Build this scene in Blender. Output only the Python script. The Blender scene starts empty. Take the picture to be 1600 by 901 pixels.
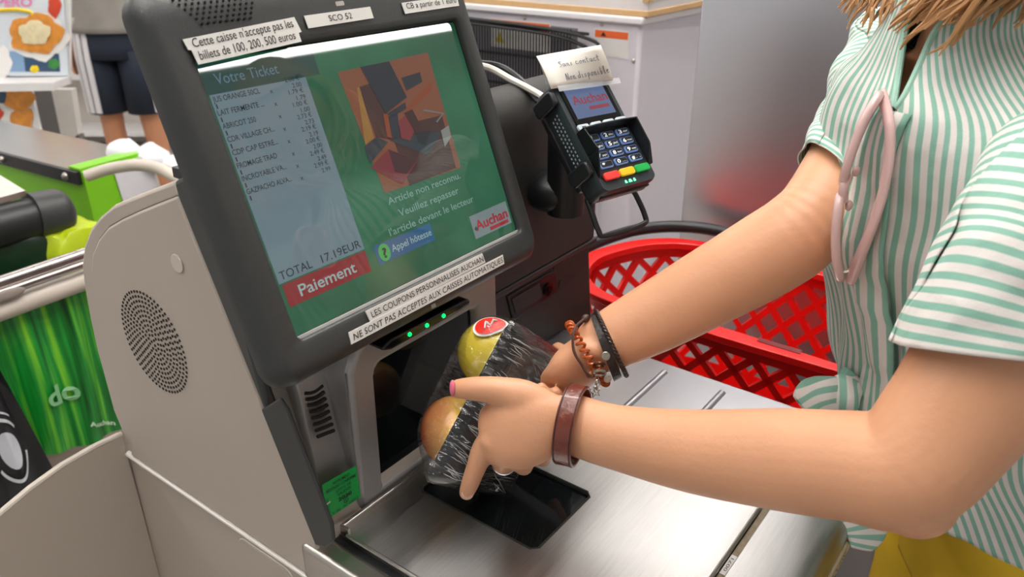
import bpy, bmesh, math, random
from mathutils import Vector as V, Matrix, noise
random.seed(7)
sc = bpy.context.scene
# ------------------------------------------------------------------ camera, world, exposure
FPX = 1252.0
TH = math.atan(592 / FPX)
AZ = math.atan2(1036, FPX / math.cos(TH))
FH = V((math.cos(AZ), math.sin(AZ), 0)); RV = V((math.sin(AZ), -math.cos(AZ), 0))
FV = FH * math.cos(TH) + V((0, 0, -math.sin(TH))); UV = RV.cross(FV)
CAM = V((0, 0, 0.565))           # counter top is z = 0, shop floor is z = -0.92
FLOOR = -0.92
cd = bpy.data.cameras.new('camera'); cam = bpy.data.objects.new('camera', cd)
sc.collection.objects.link(cam); sc.camera = cam
cam.matrix_world = Matrix(((RV.x, UV.x, -FV.x, CAM.x), (RV.y, UV.y, -FV.y, CAM.y), (RV.z, UV.z, -FV.z, CAM.z), (0, 0, 0, 1)))
cd.sensor_width = 36; cd.lens = 36 * FPX / 1600; cd.clip_start = 0.02; cd.clip_end = 100
cd.dof.use_dof = True; cd.dof.focus_distance = 0.82; cd.dof.aperture_fstop = 8.0
w = bpy.data.worlds.new('world'); sc.world = w; w.use_nodes = True
w.node_tree.nodes['Background'].inputs[0].default_value = (1.0, 0.98, 0.97, 1)
w.node_tree.nodes['Background'].inputs[1].default_value = 0.45
sc.view_settings.view_transform = 'Standard'; sc.view_settings.look = 'None'
sc.view_settings.gamma = 1; sc.view_settings.use_curve_mapping = False
sc.view_settings.exposure = 0.36
SCREEN = 0.54                    # overall glow of the screens
LAMP = 24.0                      # emission of the ceiling tubes

# ------------------------------------------------------------------ helpers
def ray(px, py): return FV + RV * ((px - 800) / FPX) - UV * ((py - 450.5) / FPX)
def on(px, py, n, d):
    r = ray(px, py); n = V(n); return CAM + r * ((d - n.dot(CAM)) / n.dot(r))
def PZ(px, py, z=0): return on(px, py, (0, 0, 1), z)
def PX(px, py, x): return on(px, py, (1, 0, 0), x)
def PY(px, py, y): return on(px, py, (0, 1, 0), y)
def PD(px, py, d): return CAM + ray(px, py) * d
def HR(h, r, z): return FH * h + RV * r + V((0, 0, z))
def lin(c):
    c = c / 255; return c / 12.92 if c <= 0.04045 else ((c + 0.055) / 1.055) ** 2.4
def rgb(h): return tuple(lin(int(h[i:i + 2], 16)) for i in (0, 2, 4)) + (1,)
MATS = {}
def mat(name, col, rough=0.5, metal=0.0, var=0.06, vscale=30, bump=0.0, bscale=200, spec=0.5, emit=0.0, sss=0.0, coat=0.0, aniso=None):
    if name in MATS: return MATS[name]
    m = bpy.data.materials.new(name); m.use_nodes = True; nt = m.node_tree; b = nt.nodes['Principled BSDF']
    c = rgb(col) if isinstance(col, str) else col
    b.inputs['Roughness'].default_value = rough; b.inputs['Metallic'].default_value = metal
    b.inputs['Specular IOR Level'].default_value = spec; b.inputs['Coat Weight'].default_value = coat
    tc = nt.nodes.new('ShaderNodeTexCoord')
    src = tc.outputs['Object']
    if aniso:
        mp = nt.nodes.new('ShaderNodeMapping'); mp.inputs['Scale'].default_value = aniso
        nt.links.new(src, mp.inputs['Vector']); src = mp.outputs['Vector']
    if var > 0:
        nz = nt.nodes.new('ShaderNodeTexNoise'); nz.inputs['Scale'].default_value = vscale; nz.inputs['Detail'].default_value = 5
        nt.links.new(src, nz.inputs['Vector'])
        mx = nt.nodes.new('ShaderNodeMix'); mx.data_type = 'RGBA'
        mx.inputs[6].default_value = tuple(x * (1 - var) for x in c[:3]) + (1,)
        mx.inputs[7].default_value = tuple(min(1, x * (1 + var)) for x in c[:3]) + (1,)
        nt.links.new(nz.outputs['Fac'], mx.inputs[0]); nt.links.new(mx.outputs[2], b.inputs['Base Color'])
        if aniso:
            mr = nt.nodes.new('ShaderNodeMapRange'); mr.inputs[3].default_value = rough * 0.8; mr.inputs[4].default_value = rough * 1.25
            nt.links.new(nz.outputs['Fac'], mr.inputs[0]); nt.links.new(mr.outputs[0], b.inputs['Roughness'])
    else: b.inputs['Base Color'].default_value = c
    if bump > 0:
        n2 = nt.nodes.new('ShaderNodeTexNoise'); n2.inputs['Scale'].default_value = bscale; n2.inputs['Detail'].default_value = 3
        nt.links.new(src, n2.inputs['Vector'])
        bp = nt.nodes.new('ShaderNodeBump'); bp.inputs['Strength'].default_value = bump; bp.inputs['Distance'].default_value = 0.002
        nt.links.new(n2.outputs['Fac'], bp.inputs['Height']); nt.links.new(bp.outputs['Normal'], b.inputs['Normal'])
    if emit > 0:
        b.inputs['Emission Color'].default_value = c; b.inputs['Emission Strength'].default_value = emit
    if sss > 0:
        b.inputs['Subsurface Weight'].default_value = sss; b.inputs['Subsurface Radius'].default_value = (0.012, 0.005, 0.003)
        b.inputs['Subsurface Scale'].default_value = 0.6
    MATS[name] = m; return m
def screen_mat(name, col, e=0.8):
    e *= SCREEN
    """self-lit pixels behind glossy glass"""
    if name in MATS: return MATS[name]
    m = bpy.data.materials.new(name); m.use_nodes = True; b = m.node_tree.nodes['Principled BSDF']
    b.inputs['Base Color'].default_value = (0.030, 0.032, 0.034, 1); b.inputs['Roughness'].default_value = 0.02
    b.inputs['Specular IOR Level'].default_value = 0.5
    b.inputs['Emission Color'].default_value = rgb(col); b.inputs['Emission Strength'].default_value = e
    MATS[name] = m; return m

POS = {}
def link(o, parent):
    sc.collection.objects.link(o)
    p = V(o.location); POS[o] = p
    if parent is not None:
        o.parent = parent; o.matrix_parent_inverse = Matrix.Translation(-POS[parent])
def bsph(bm): return [v.co for v in bm.verts]
def obj(name, bm, m, parent=None, smooth=True, bevel=0, sub=0, label=None, seg=2, angle=40):
    me = bpy.data.meshes.new(name)
    bm.normal_update()
    cs = [v.co for v in bm.verts]
    lo = V([min(c[i] for c in cs) for i in range(3)]); hi = V([max(c[i] for c in cs) for i in range(3)])
    ctr = (lo + hi) / 2
    bmesh.ops.translate(bm, verts=bm.verts, vec=-ctr)
    bm.to_mesh(me); bm.free()
    if m: me.materials.append(m)
    for p in me.polygons: p.use_smooth = smooth
    if smooth:
        try: me.set_sharp_from_angle(angle=math.radians(angle))
        except Exception: pass
    o = bpy.data.objects.new(name, me); o.location = ctr
    link(o, parent)
    if bevel:
        bv = o.modifiers.new('bevel', 'BEVEL'); bv.width = bevel; bv.segments = seg; bv.limit_method = 'ANGLE'; bv.angle_limit = math.radians(35)
    if sub:
        s = o.modifiers.new('sub', 'SUBSURF'); s.levels = sub; s.render_levels = sub
    if label: o['label'] = label
    return o
def tag(o, label, cat, group=None, kind=None):
    o['label'] = label; o['category'] = cat
    if group: o['group'] = group
    if kind: o['kind'] = kind
    return o
def thing(name, label, cat, loc, group=None):
    o = bpy.data.objects.new(name, None); o.empty_display_size = 0.02; o.location = loc; link(o, None)
    return tag(o, label, cat, group)
def BM(): return bmesh.new()
def box(bm, lo, hi, M=None):
    lo = V(lo); hi = V(hi)
    vs = [bm.verts.new(V((x, y, z)) if M is None else M(x, y, z)) for x in (lo.x, hi.x) for y in (lo.y, hi.y) for z in (lo.z, hi.z)]
    for f in ((0, 1, 3, 2), (4, 6, 7, 5), (0, 4, 5, 1), (2, 3, 7, 6), (0, 2, 6, 4), (1, 5, 7, 3)):
        bm.faces.new([vs[i] for i in f])
def fixn(bm): bmesh.ops.recalc_face_normals(bm, faces=bm.faces); return bm
def prism(bm, poly, vec):
    """extrude a 3D polygon along vec"""
    vec = V(vec); a = [bm.verts.new(V(p)) for p in poly]; b = [bm.verts.new(V(p) + vec) for p in poly]
    n = len(a)
    bm.faces.new(a[::-1]); bm.faces.new(b)
    for i in range(n): bm.faces.new((a[i], a[(i + 1) % n], b[(i + 1) % n], b[i]))
def quad(bm, pts): bm.faces.new([bm.verts.new(V(p)) for p in pts])
def rings(bm, rs, cap=True, closed=True):
    R = [[bm.verts.new(V(p)) for p in r] for r in rs]; n = len(R[0])
    for a, b in zip(R, R[1:]):
        for i in range(n if closed else n - 1):
            bm.faces.new((a[i], a[(i + 1) % n], b[(i + 1) % n], b[i]))
    if cap: bm.faces.new(R[0][::-1]); bm.faces.new(R[-1])
    return R
def catmull(pts, k):
    pts = [tuple(p) for p in pts]; P = [pts[0]] + pts + [pts[-1]]; out = []
    for i in range(1, len(P) - 2):
        for j in range(k):
            t = j / k
            out.append(tuple(0.5 * ((2 * b) + (c - a) * t + (2 * a - 5 * b + 4 * c - d) * t * t + (3 * b - a - 3 * c + d) * t ** 3)
                             for a, b, c, d in zip(P[i - 1], P[i], P[i + 1], P[i + 2])))
    out.append(pts[-1]); return out
def frames(pts):
    pts = [V(p) for p in pts]; n = len(pts); T = []
    for i in range(n): T.append((pts[min(i + 1, n - 1)] - pts[max(i - 1, 0)]).normalized())
    u = T[0].orthogonal().normalized(); out = []
    for i in range(n):
        u = (u - T[i] * u.dot(T[i])).normalized(); out.append((pts[i], u, T[i].cross(u)))
    return out
def tube(bm, pts, r, seg=10, closed=False, smooth=1):
    if smooth > 1:
        if closed: pts = catmull(list(pts) + [pts[0]], smooth)[:-1]
        else: pts = catmull(pts, smooth)
    fr = frames(list(pts) + ([pts[0]] if closed else []))
    if closed: fr = fr[:-1]
    rs = []
    for i, (p, u, v) in enumerate(fr):
        rr = r if not isinstance(r, (list, tuple)) else r[min(int(i * len(r) / len(fr)), len(r) - 1)]
        rs.append([p + (u * math.cos(t) + v * math.sin(t)) * rr for t in [2 * math.pi * k / seg for k in range(seg)]])
    if closed:
        R = [[bm.verts.new(p) for p in q] for q in rs]
        for i in range(len(R)):
            a, b = R[i], R[(i + 1) % len(R)]
            for k in range(seg): bm.faces.new((a[k], a[(k + 1) % seg], b[(k + 1) % seg], b[k]))
    else: rings(bm, rs)
def limb(bm, keys, up, k=5, seg=20):
    """elliptic tapered limb. keys = (point, r_along_up, r_side)"""
    K = catmull([tuple(p) + (a, b) for p, a, b in keys], k); up = V(up); rs = []
    P = [V(q[:3]) for q in K]; n = len(K)
    def ring(c, t, a, b):
        u = (up - t * up.dot(t)).normalized(); s = t.cross(u)
        return [c + u * math.cos(x) * a + s * math.sin(x) * b for x in [2 * math.pi * j / seg for j in range(seg)]]
    for i in range(n):
        t = (P[min(i + 1, n - 1)] - P[max(i - 1, 0)]).normalized(); a, b = max(K[i][3], .001), max(K[i][4], .001)
        if i == 0:
            for f in (0.25, 0.6, 0.87): rs.append(ring(P[0] - t * min(a, b) * math.sqrt(1 - f * f), t, a * f, b * f))
        rs.append(ring(P[i], t, a, b))
        if i == n - 1:
            for f in (0.87, 0.6, 0.25): rs.append(ring(P[i] + t * min(a, b) * math.sqrt(1 - f * f), t, a * f, b * f))
    rings(bm, rs)
def ball(bm, c, r, M=None, seg=20, ring=12):
    res = bmesh.ops.create_uvsphere(bm, u_segments=seg, v_segments=ring, radius=1)
    r = V((r, r, r)) if not hasattr(r, '__len__') else V(r); c = V(c)
    for v in res['verts']:
        q = V((v.co.x * r.x, v.co.y * r.y, v.co.z * r.z)); v.co = c + (M(q) if M else q)
    return res['verts']
def cyl(bm, a, b, r, seg=20, r2=None):
    a = V(a); b = V(b); t = (b - a).normalized(); u = t.orthogonal().normalized(); v = t.cross(u); r2 = r if r2 is None else r2
    rings(bm, [[c + (u * math.cos(x) + v * math.sin(x)) * q for x in [2 * math.pi * k / seg for k in range(seg)]] for c, q in ((a, r), (b, r2))])
def rrect(x0, y0, x1, y1, r, seg=6):
    out = []
    for cx, cy, a0 in ((x1 - r, y1 - r, 0), (x0 + r, y1 - r, 90), (x0 + r, y0 + r, 180), (x1 - r, y0 + r, 270)):
        for i in range(seg + 1):
            a = math.radians(a0 + 90 * i / seg); out.append((cx + r * math.cos(a), cy + r * math.sin(a)))
    return out
def voxel(o, size, smooth=0, fac=0.5):
    r = o.modifiers.new('remesh', 'REMESH'); r.mode = 'VOXEL'; r.voxel_size = size; r.use_smooth_shade = True
    if smooth:
        s = o.modifiers.new('smooth', 'SMOOTH'); s.factor = fac; s.iterations = smooth
def _text_mesh(body, bold, shear):
    cu = bpy.data.curves.new('writing', 'FONT'); cu.body = body; cu.size = 1; cu.offset = bold; cu.shear = shear; cu.resolution_u = 3
    to = bpy.data.objects.new('writing', cu); sc.collection.objects.link(to)
    dg = bpy.context.evaluated_depsgraph_get(); dg.update()
    me = bpy.data.meshes.new_from_object(to.evaluated_get(dg))
    sc.collection.objects.unlink(to); bpy.data.objects.remove(to); bpy.data.curves.remove(cu)
    return me
def text(bm, body, f, x0, x1, y0, h, bold=0.0, shear=0.0, nat=False):
    """writing on the surface f(u, v): from x0 to x1, baseline y0, capital height h"""
    me = _text_mesh(body, bold, shear)
    if not len(me.vertices): return
    xs = [v.co.x for v in me.vertices]; a, b = min(xs), max(xs)
    sx = (x1 - x0) / (b - a); sy = h / 0.73
    vs = [bm.verts.new(f(x0 + (v.co.x - a) * sx, y0 + v.co.y * sy)) for v in me.vertices]
    for p in me.polygons:
        try: bm.faces.new([vs[i] for i in p.vertices])
        except ValueError: pass
    bpy.data.meshes.remove(me)
def plane_f(o, x, y):
    o = V(o); x = V(x); y = V(y); return lambda u, v: o + x * u + y * v
def fpoly(bm, pts, f): bm.faces.new([bm.verts.new(f(u, v)) for u, v in pts])
def plate(bm, pts2, f, n, t):
    """flat outline pts2 on f(u,v), thickness t along n"""
    prism(bm, [f(u, v) for u, v in pts2], V(n) * t)

# ------------------------------------------------------------------ materials
BEIGE = mat('beige plastic', 'b3a89d', 0.55, var=0.03, vscale=8, bump=0.12, bscale=900)
BEIGE2 = mat('beige edge trim', 'c6bcb0', 0.5, var=0.02)
DARK = mat('charcoal plastic', '343636', 0.40, var=0.12, vscale=120, bump=0.15, bscale=900)
DARK2 = mat('dark housing plastic', '33312f', 0.6, var=0.12, vscale=60, bump=0.2, bscale=700)
BLACK = mat('black plastic', '1b1c1e', 0.4, var=0.1, vscale=60)
BLACKG = mat('glossy black plastic', '0c0d0e', 0.15, var=0.1, vscale=60)
SILVER = mat('silver painted plastic', 'a3a09e', 0.38, metal=0.35, var=0.04, vscale=60, bump=0.06, bscale=900)
STEEL = mat('brushed steel', 'b2b0ae', 0.34, metal=1.0, var=0.16, vscale=6, bump=0.05, bscale=18, aniso=(3, 60, 3))
STEELX = mat('steel edge', 'bdb8b2', 0.3, metal=1.0, var=0.08, vscale=20)
BAGST = mat('bagging plate steel', 'b8b6b8', 0.3, metal=1.0, var=0.06, vscale=9)
GLASS_D = mat('dark scanner glass', '14181a', 0.04, var=0.0, spec=0.6)
PAPER = mat('white sticker paper', 'd6d4d0', 0.5, var=0.02)
INK = mat('black print ink', '141414', 0.5, var=0.0)
WHITE = mat('white enamel', 'd9d6d8', 0.4, var=0.03)
SKIN = mat('skin', 'd69d78', 0.42, var=0.07, vscale=18, bump=0.12, bscale=240, sss=0.08, spec=0.45)
SKINB = mat('tanned skin', 'c58a66', 0.5, var=0.08, vscale=14, sss=0.1)
RED = mat('red basket plastic', 'd8100c', 0.32, var=0.05, vscale=10)
GREEN = mat('lime green panel', '7cc41a', 0.4, var=0.05, vscale=5)
# ------------------------------------------------------------------ setting: shop shell
def struct(name, bm, m):
    o = obj(name, bm, m, None, smooth=False); o['kind'] = 'structure'; return o
FLOORM = mat('polished shop floor', 'b2aca6', 0.25, var=0.04, vscale=3)
b = BM(); box(b, (-4, -9, FLOOR - 0.05), (14, 9, FLOOR)); struct('floor', b, FLOORM)
CEILM = mat('ceiling paint', 'd8d6d2', 0.8, var=0.02)
b = BM(); box(b, (-4, -9, 2.35), (14, 9, 2.45)); struct('ceiling', b, CEILM)
WALLM = mat('shop wall paint', 'd6d0cc', 0.7, var=0.03)
b = BM(); box(b, (-4, 9, FLOOR), (14, 9.1, 2.4)); struct('wall_back', b, WALLM)
b = BM(); box(b, (14, -9, FLOOR), (14.1, 9, 2.4)); struct('wall_right', b, WALLM)
LAMPM = mat('lamp diffuser light', (1.0, 0.975, 0.94, 1), emit=LAMP, var=0)
def lamp(x0, x1, y, label):
    t = thing('ceiling_lamp', label, 'lamp', ((x0 + x1) / 2, y, 2.35), 'tube lamps under the ceiling')
    b = BM(); box(b, (x0, y - 0.05, 2.29), (x1, y + 0.05, 2.352)); obj('lamp_housing', b, WHITE, t, False)
    b = BM(); box(b, (x0 + 0.03, y - 0.04, 2.26), (x1 - 0.03, y + 0.04, 2.291)); obj('diffuser', b, LAMPM, t, False)
for k, (x0, x1, y) in enumerate(((2.45, 7.5, -2.42), (6.9, 8.9, -6.7), (-0.6, 2.2, 0.0), (-0.2, 2.6, 0.5), (-1.5, 3.5, 1.0), (4.2, 9, 1.0), (-2, 3, 3.2), (3.6, 9, 3.2), (-2, 6, 5.6))):
    lamp(x0, x1, y, 'white tube lamp fixed under the shop ceiling')

# ------------------------------------------------------------------ self checkout kiosk
XS = 0.37
K = thing('self_checkout', 'beige self checkout kiosk with speaker grille side panel, silver scanner tower and dark card housing', 'self checkout', (0.53, 0.5, FLOOR))
pts = [(193, 681), (176, 640), (165, 600), (150, 545), (140, 500), (131, 450), (127, 415), (130, 385), (140, 358), (155, 338), (175, 321), (200, 310), (230, 298), (272, 282)]
outer = [PX(x, y, XS) for x, y in pts] + [PX(495, 850, XS), V((XS, PX(495, 850, XS).y - 0.003, -0.0495)), V((XS, PX(192, 681, XS).y, -0.0495))]
b = BM(); prism(b, outer, (0.30, 0, 0)); obj('upper_housing', fixn(b), BEIGE, K, bevel=0.004)
pi = [(206, 684), (188, 640), (177, 600), (163, 545), (153, 500), (145, 450), (141, 420), (144, 395), (153, 374), (168, 355), (190, 342), (214, 331), (240, 320), (276, 306)]
inner = [PX(x, y, XS - 0.0035) for x, y in pi] + [PX(494, 846, XS - 0.0035), V((XS - 0.0035, PX(494, 846, XS).y, -0.0485)), V((XS - 0.0035, PX(202, 684, XS).y, -0.0485))]
b = BM(); prism(b, inner, (0.006, 0, 0)); SP = obj('side_panel', fixn(b), BEIGE, K, bevel=0.003)
GAP = mat('panel gap', '6b6158', 0.8, var=0)
b = BM(); tube(b, [p + V((0.0030, 0, 0)) for p in inner[:14]], 0.0011, 6); obj('panel_seam', b, GAP, SP)
# speaker grille
c = PX(240, 535, XS - 0.004); b = BM(); HOLE = mat('grille hole', '2a231d', 0.9, var=0)
for k in range(11):
    r = 0.0035 + k * 0.0054; n = max(1, int(2 * math.pi * r / 0.0062))
    for i in range(n):
        a = 2 * math.pi * (i + 0.37 * k) / n
        p = c + V((0, r * math.cos(a), r * math.sin(a))); cyl(b, p, p + V((-0.0004, 0, 0)), 0.00165, 8)
obj('speaker_grille', b, HOLE, SP)
def cap_disc(px, py, r, m, name, x=None, t=0.0016):
    b = BM(); p = PX(px, py, (XS - 0.0035) if x is None else x); cyl(b, p, p + V((-t, 0, 0)), r, 24)
    return obj(name, b, m, SP if x is None else K, bevel=0.0005)
cap_disc(278, 411, 0.0095, BEIGE2, 'screw_cap')
# lower body with white ledge, doors and wing
yb = PX(192, 681, XS).y
b = BM(); box(b, (XS, 0.13, FLOOR + 0.05), (0.735, yb, -0.052)); obj('lower_cabinet', b, BEIGE, K, False)
b = BM(); box(b, (XS + 0.03, 0.17, FLOOR), (0.70, yb - 0.04, FLOOR + 0.05)); obj('plinth', b, BLACK, K, False)
b = BM(); box(b, (XS - 0.0055, 0.12, -0.0535), (XS + 0.02, yb - 0.004, -0.0495)); obj('white_ledge', b, mat('white ledge', 'f2ede6', 0.4, var=0), K, bevel=0.001)
for px, py in ((221, 722), (354, 804)): cap_disc(px, py, 0.0085, BEIGE2, 'screw_cap', XS)
for px, py in ((308, 764), (407, 866)): cap_disc(px, py, 0.0035, STEELX, 'screw', XS)
d0 = PX(372, 835, XS); f = plane_f((XS - 0.0005, d0.y, d0.z), (0, -1, 0), (0, 0, 1))
out = rrect(0, -0.2, 0.094, 0, 0.014)
b = BM(); plate(b, out, f, (-1, 0, 0), 0.0022); obj('access_door', fixn(b), BEIGE, K, bevel=0.0008)
b = BM(); tube(b, [f(u, v) for u, v in out], 0.001, 6, closed=True); obj('door_seam', b, mat('door seam light', 'e9e0d4', 0.5, var=0), K)
wy = yb - 0.006
wp = [PY(x, y, wy) for x, y in [(192, 679), (150, 699), (100, 728), (50, 764), (0, 806), (-60, 862), (-120, 925)]]
poly = wp + [V((wp[-1].x, wy, -0.5)), V((XS + 0.004, wy, -0.5))]
b = BM(); prism(b, poly, (0, 0.012, 0)); W = obj('wing_panel', fixn(b), mat('wing lit beige plastic', 'bcb1a4', 0.5, var=0.03, vscale=8, bump=0.1, bscale=900), K, bevel=0.002)  # beige made lighter to paint the extra light on this face
b = BM(); tube(b, [p + V((0, 0.003, 0)) for p in wp], 0.0035, 8); obj('wing_edge', b, BEIGE2, W)
# black edge strips of the upper housing
def strip(pxs, m, t, name, dx=0.0):
    b = BM(); prism(b, [PX(x, y, XS - dx) for x, y in pxs], (t, 0, 0)); return obj(name, fixn(b), m, K, bevel=0.004)
strip([(270, 283), (300, 270), (352, 380), (372, 480), (412, 620), (440, 690), (415, 650), (276, 307)], DARK, 0.012, 'edge_strip', 0.004)
strip([(407, 640), (436, 622), (448, 640), (518, 820), (521, 845), (508, 856), (492, 852)], DARK, 0.004, 'lower_edge_strip', 0.008)
b = BM(); p = PX(283, 268, 0.375); box(b, p - V((0.004, 0.008, 0.006)), p + V((0.02, 0.008, 0.004))); obj('latch', b, BLACK, K, bevel=0.001)
# checksum label on the strip
a0, a1 = PX(317, 355, 0.352), PX(362, 462, 0.352)
lx = (a1 - a0); L = lx.length; lx /= L; ly = V((0, 0, 1)) - lx * lx.z; ly = V((1, 0, 0)).cross(lx)
if ly.y > 0: ly = -ly
f = plane_f(a0, lx, ly)
b = BM(); plate(b, [(0, 0), (L, 0), (L, 0.0085), (0, 0.0085)], f, (-1, 0, 0), 0.0006); LB = obj('checksum_sticker', fixn(b), PAPER, K, False, label='narrow white sticker reading Checksum : 33096')
b = BM(); f2 = plane_f(a0 + V((-0.0009, 0, 0)), lx, -ly)
text(b, 'Checksum :', f2, 0.006, L * 0.45, -0.0065, 0.0048); text(b, '33096', f2, L * 0.56, L * 0.75, -0.0065, 0.0048); obj('sticker_writing', b, INK, LB, False)
# backing the sticker sits on (side cheek of the screen mount)
b = BM(); prism(b, [PX(x, y, 0.3535) for x, y in [(312, 340), (345, 350), (420, 560), (400, 560)]], (0.02, 0, 0)); obj('mount_cheek', fixn(b), DARK, K, bevel=0.002)

# counter: trims, rails, front lip
b = BM(); box(b, (0.362, 0.115, -0.0495), (0.388, 0.535, -0.003)); obj('left_trim', b, STEELX, K, bevel=0.006, seg=3)
b = BM(); box(b, (0.386, 0.16, -0.03), (0.70, 0.53, -0.009)); obj('plate_well', b, BLACK, K, False)
prof = [(0.178, -0.001), (0.178, -0.03), (0.125, -0.06), (0.108, -0.06), (0.1055, -0.03)] + [(0.1255 - 0.02 * math.cos(math.radians(t)), -0.021 + 0.02 * math.sin(math.radians(t))) for t in range(0, 91, 10)]
b = BM(); prism(b, [(0.388, y, z) for y, z in prof], (0.347, 0, 0)); obj('front_lip', fixn(b), STEEL, K)
GROOVE = mat('dirty groove', '8c7f6a', 0.8, var=0.35, vscale=160)
b = BM(); box(b, (0.40, 0.1785, -0.012), (0.69, 0.1855, -0.0035)); obj('front_groove', b, GROOVE, K, False)
b = BM(); box(b, (0.575, 0.179, -0.0034), (0.605, 0.185, -0.0028)); GL = obj('groove_label', b, PAPER, K, False, label='tiny white label in the front groove')
b = BM(); text(b, '0071', plane_f((0.58, 0.1805, -0.0026), (1, 0, 0), (0, 1, 0)), 0, 0.02, 0, 0.0032); obj('label_writing', b, INK, GL, False)
b = BM(); box(b, (0.39, 0.1035, -0.048), (0.735, 0.106, -0.03)); ES = obj('edge_band', b, mat('cream edge band', 'cfc3a4', 0.5, var=0.1), K, False)
b = BM(); text(b, 'PAIEMENT PROCESSE', plane_f((0.60, 0.1030, -0.044), (1, 0, 0), (0, 0, 1)), 0, 0.12, 0, 0.010); obj('band_writing', b, INK, ES, False)
b = BM(); box(b, (0.388, 0.11, -0.62), (0.735, 0.135, -0.06)); obj('front_panel', b, mat('dark front panel', '242426', 0.5), K, False)
# scanner tower
yT = 0.516
fT = lambda u, v: V((u, yT, v))
b = BM()
o_ = [(0.428, -0.004), (0.668, -0.004), (0.662, 0.196), (0.46, 0.196), (0.442, 0.186), (0.431, 0.165)]
i_ = [(0.464, 0.010), (0.628, 0.010), (0.622, 0.158), (0.476, 0.158), (0.468, 0.155), (0.4645, 0.146)]
F1 = [b.verts.new(fT(*p)) for p in o_]; F2 = [b.verts.new(fT(*p)) for p in i_]
B1 = [b.verts.new(fT(*p) + V((0, 0.05, 0))) for p in o_]; B2 = [b.verts.new(fT(*p) + V((0, 0.018, 0))) for p in i_]
for i in range(6):
    j = (i + 1) % 6
    b.faces.new((F1[i], F1[j], F2[j], F2[i])); b.faces.new((F1[j], F1[i], B1[i], B1[j])); b.faces.new((F2[i], F2[j], B2[j], B2[i]))
TW = obj('scanner_tower', fixn(b), SILVER, K, bevel=0.007, seg=3)
b = BM(); box(b, (0.455, yT + 0.009, 0.0), (0.632, yT + 0.014, 0.17)); obj('scanner_window', b, GLASS_D, TW, False, label='dark upright scanner glass')
b = BM(); box(b, (0.40, yT + 0.05, -0.02), (0.67, 0.60, 0.2)); obj('tower_back', b, BLACK, TW, False)
# vent panel leaning back
vp = [V((0.397, 0.521, -0.004)), V((0.424, 0.519, -0.004)), V((0.4245, 0.5235, 0.05)), V((0.4095, 0.553, 0.182)), V((0.3825, 0.553, 0.182))]
vp2 = [PY(516, 843, 0.523), PY(566, 800, 0.519), PY(566, 752, 0.521), PY(531, 575, 0.552), PY(528, 560, 0.553), PY(463, 600, 0.553)]
b = BM(); prism(b, vp2, (0.004, 0.03, 0)); VP = obj('vent_panel', fixn(b), SILVER, TW, bevel=0.002)
b = BM(); quad(b, [PY(566, 752, 0.5205), PY(531, 575, 0.5515), PY(600, 545, 0.545), V((0.4285, 0.519, 0.165))]); quad(b, [PY(566, 752, 0.5205), V((0.4285, 0.519, 0.165)), V((0.4305, 0.518, 0.03)), PY(566, 800, 0.519)])
obj('tower_cove', fixn(b), SILVER, TW)
b = BM()
for k in range(8):
    t = k / 7; y = 610 + t * 68
    x0 = 476 + t * 20; x1 = 504 + t * 18; dep = 0.5505 - 0.017 * t
    pp = [PY(x0 + (x1 - x0) * s, y + 4 - (10 + 2 * (1 - t)) * s + (4 * (1 - t)) * math.sin(s * 3.14), dep) for s in (0, .25, .5, .75, 1)]
    tube(b, pp, 0.0019, 6, smooth=2)
obj('vent_slots', b, mat('vent slot', '2b2825', 0.9, var=0), VP)
# led bar
lb = [(598, 549), (600, 540), (612, 529), (665, 501), (727, 467), (736, 468), (735, 476), (720, 486), (665, 517), (612, 547)]
b = BM(); prism(b, [PY(x, y, 0.497) for x, y in lb], (0, 0.03, 0)); LD = obj('indicator_bar', fixn(b), BLACKG, TW, bevel=0.003)
LEDM = mat('green led light', (0.0, 0.9, 0.12, 1), emit=2.2, var=0)
for px, py in ((640, 522), (667, 508), (693, 493)):
    b = BM(); ball(b, PY(px, py, 0.4965), 0.0022, seg=12, ring=8); obj('green_led', b, LEDM, LD)
# approval sticker
s0, s1, s2, s3 = PY(503, 757, 0.5165), PY(556, 727, 0.5145), PY(564, 776, 0.5135), PY(512, 811, 0.5165)
b = BM(); quad(b, [s0, s3, s2, s1]); GS = obj('approval_sticker', fixn(b), mat('green sticker', '15a64a', 0.35, var=0.05), VP, False, label='green validity sticker reading 2020')
def sb(u, v):
    return (s0 * (1 - u) + s1 * u) * (1 - v) + (s3 * (1 - u) + s2 * u) * v + V((-0.0002, -0.0007, 0))
sf = lambda u, v: sb(u, 1 - v)
b = BM()
text(b, 'INSTRUMENT', sf, 0.28, 0.78, 0.84, 0.085, 0.01); text(b, 'RECONNU CONFORME', sf, 0.08, 0.95, 0.71, 0.085, 0.01)
text(b, 'LIMITE DE', sf, 0.34, 0.78, 0.58, 0.08); text(b, 'VALIDITE', sf, 0.36, 0.76, 0.46, 0.08, 0.01)
text(b, '2020', sf, 0.36, 0.76, 0.29, 0.11, 0.03); text(b, 'V 20   N° 04052', sf, 0.15, 0.92, 0.04, 0.08)
for k in range(7): fpoly(b, [(0.03, 0.12 + k * 0.07), (0.11, 0.12 + k * 0.07), (0.11, 0.13 + k * 0.07), (0.03, 0.13 + k * 0.07)], sf)
for k in range(24):
    a, a2 = k * math.pi / 12, (k + 1) * math.pi / 12
    fpoly(b, [(0.57 + r * 0.07 * math.cos(t), 0.2 + r * 0.065 * math.sin(t)) for r, t in ((1, a), (1, a2), (0.75, a2), (0.75, a))], sf)
fpoly(b, [(0.55, 0.17), (0.59, 0.17), (0.57, 0.235)], sf)
obj('sticker_writing', b, INK, GS, False)
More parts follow.
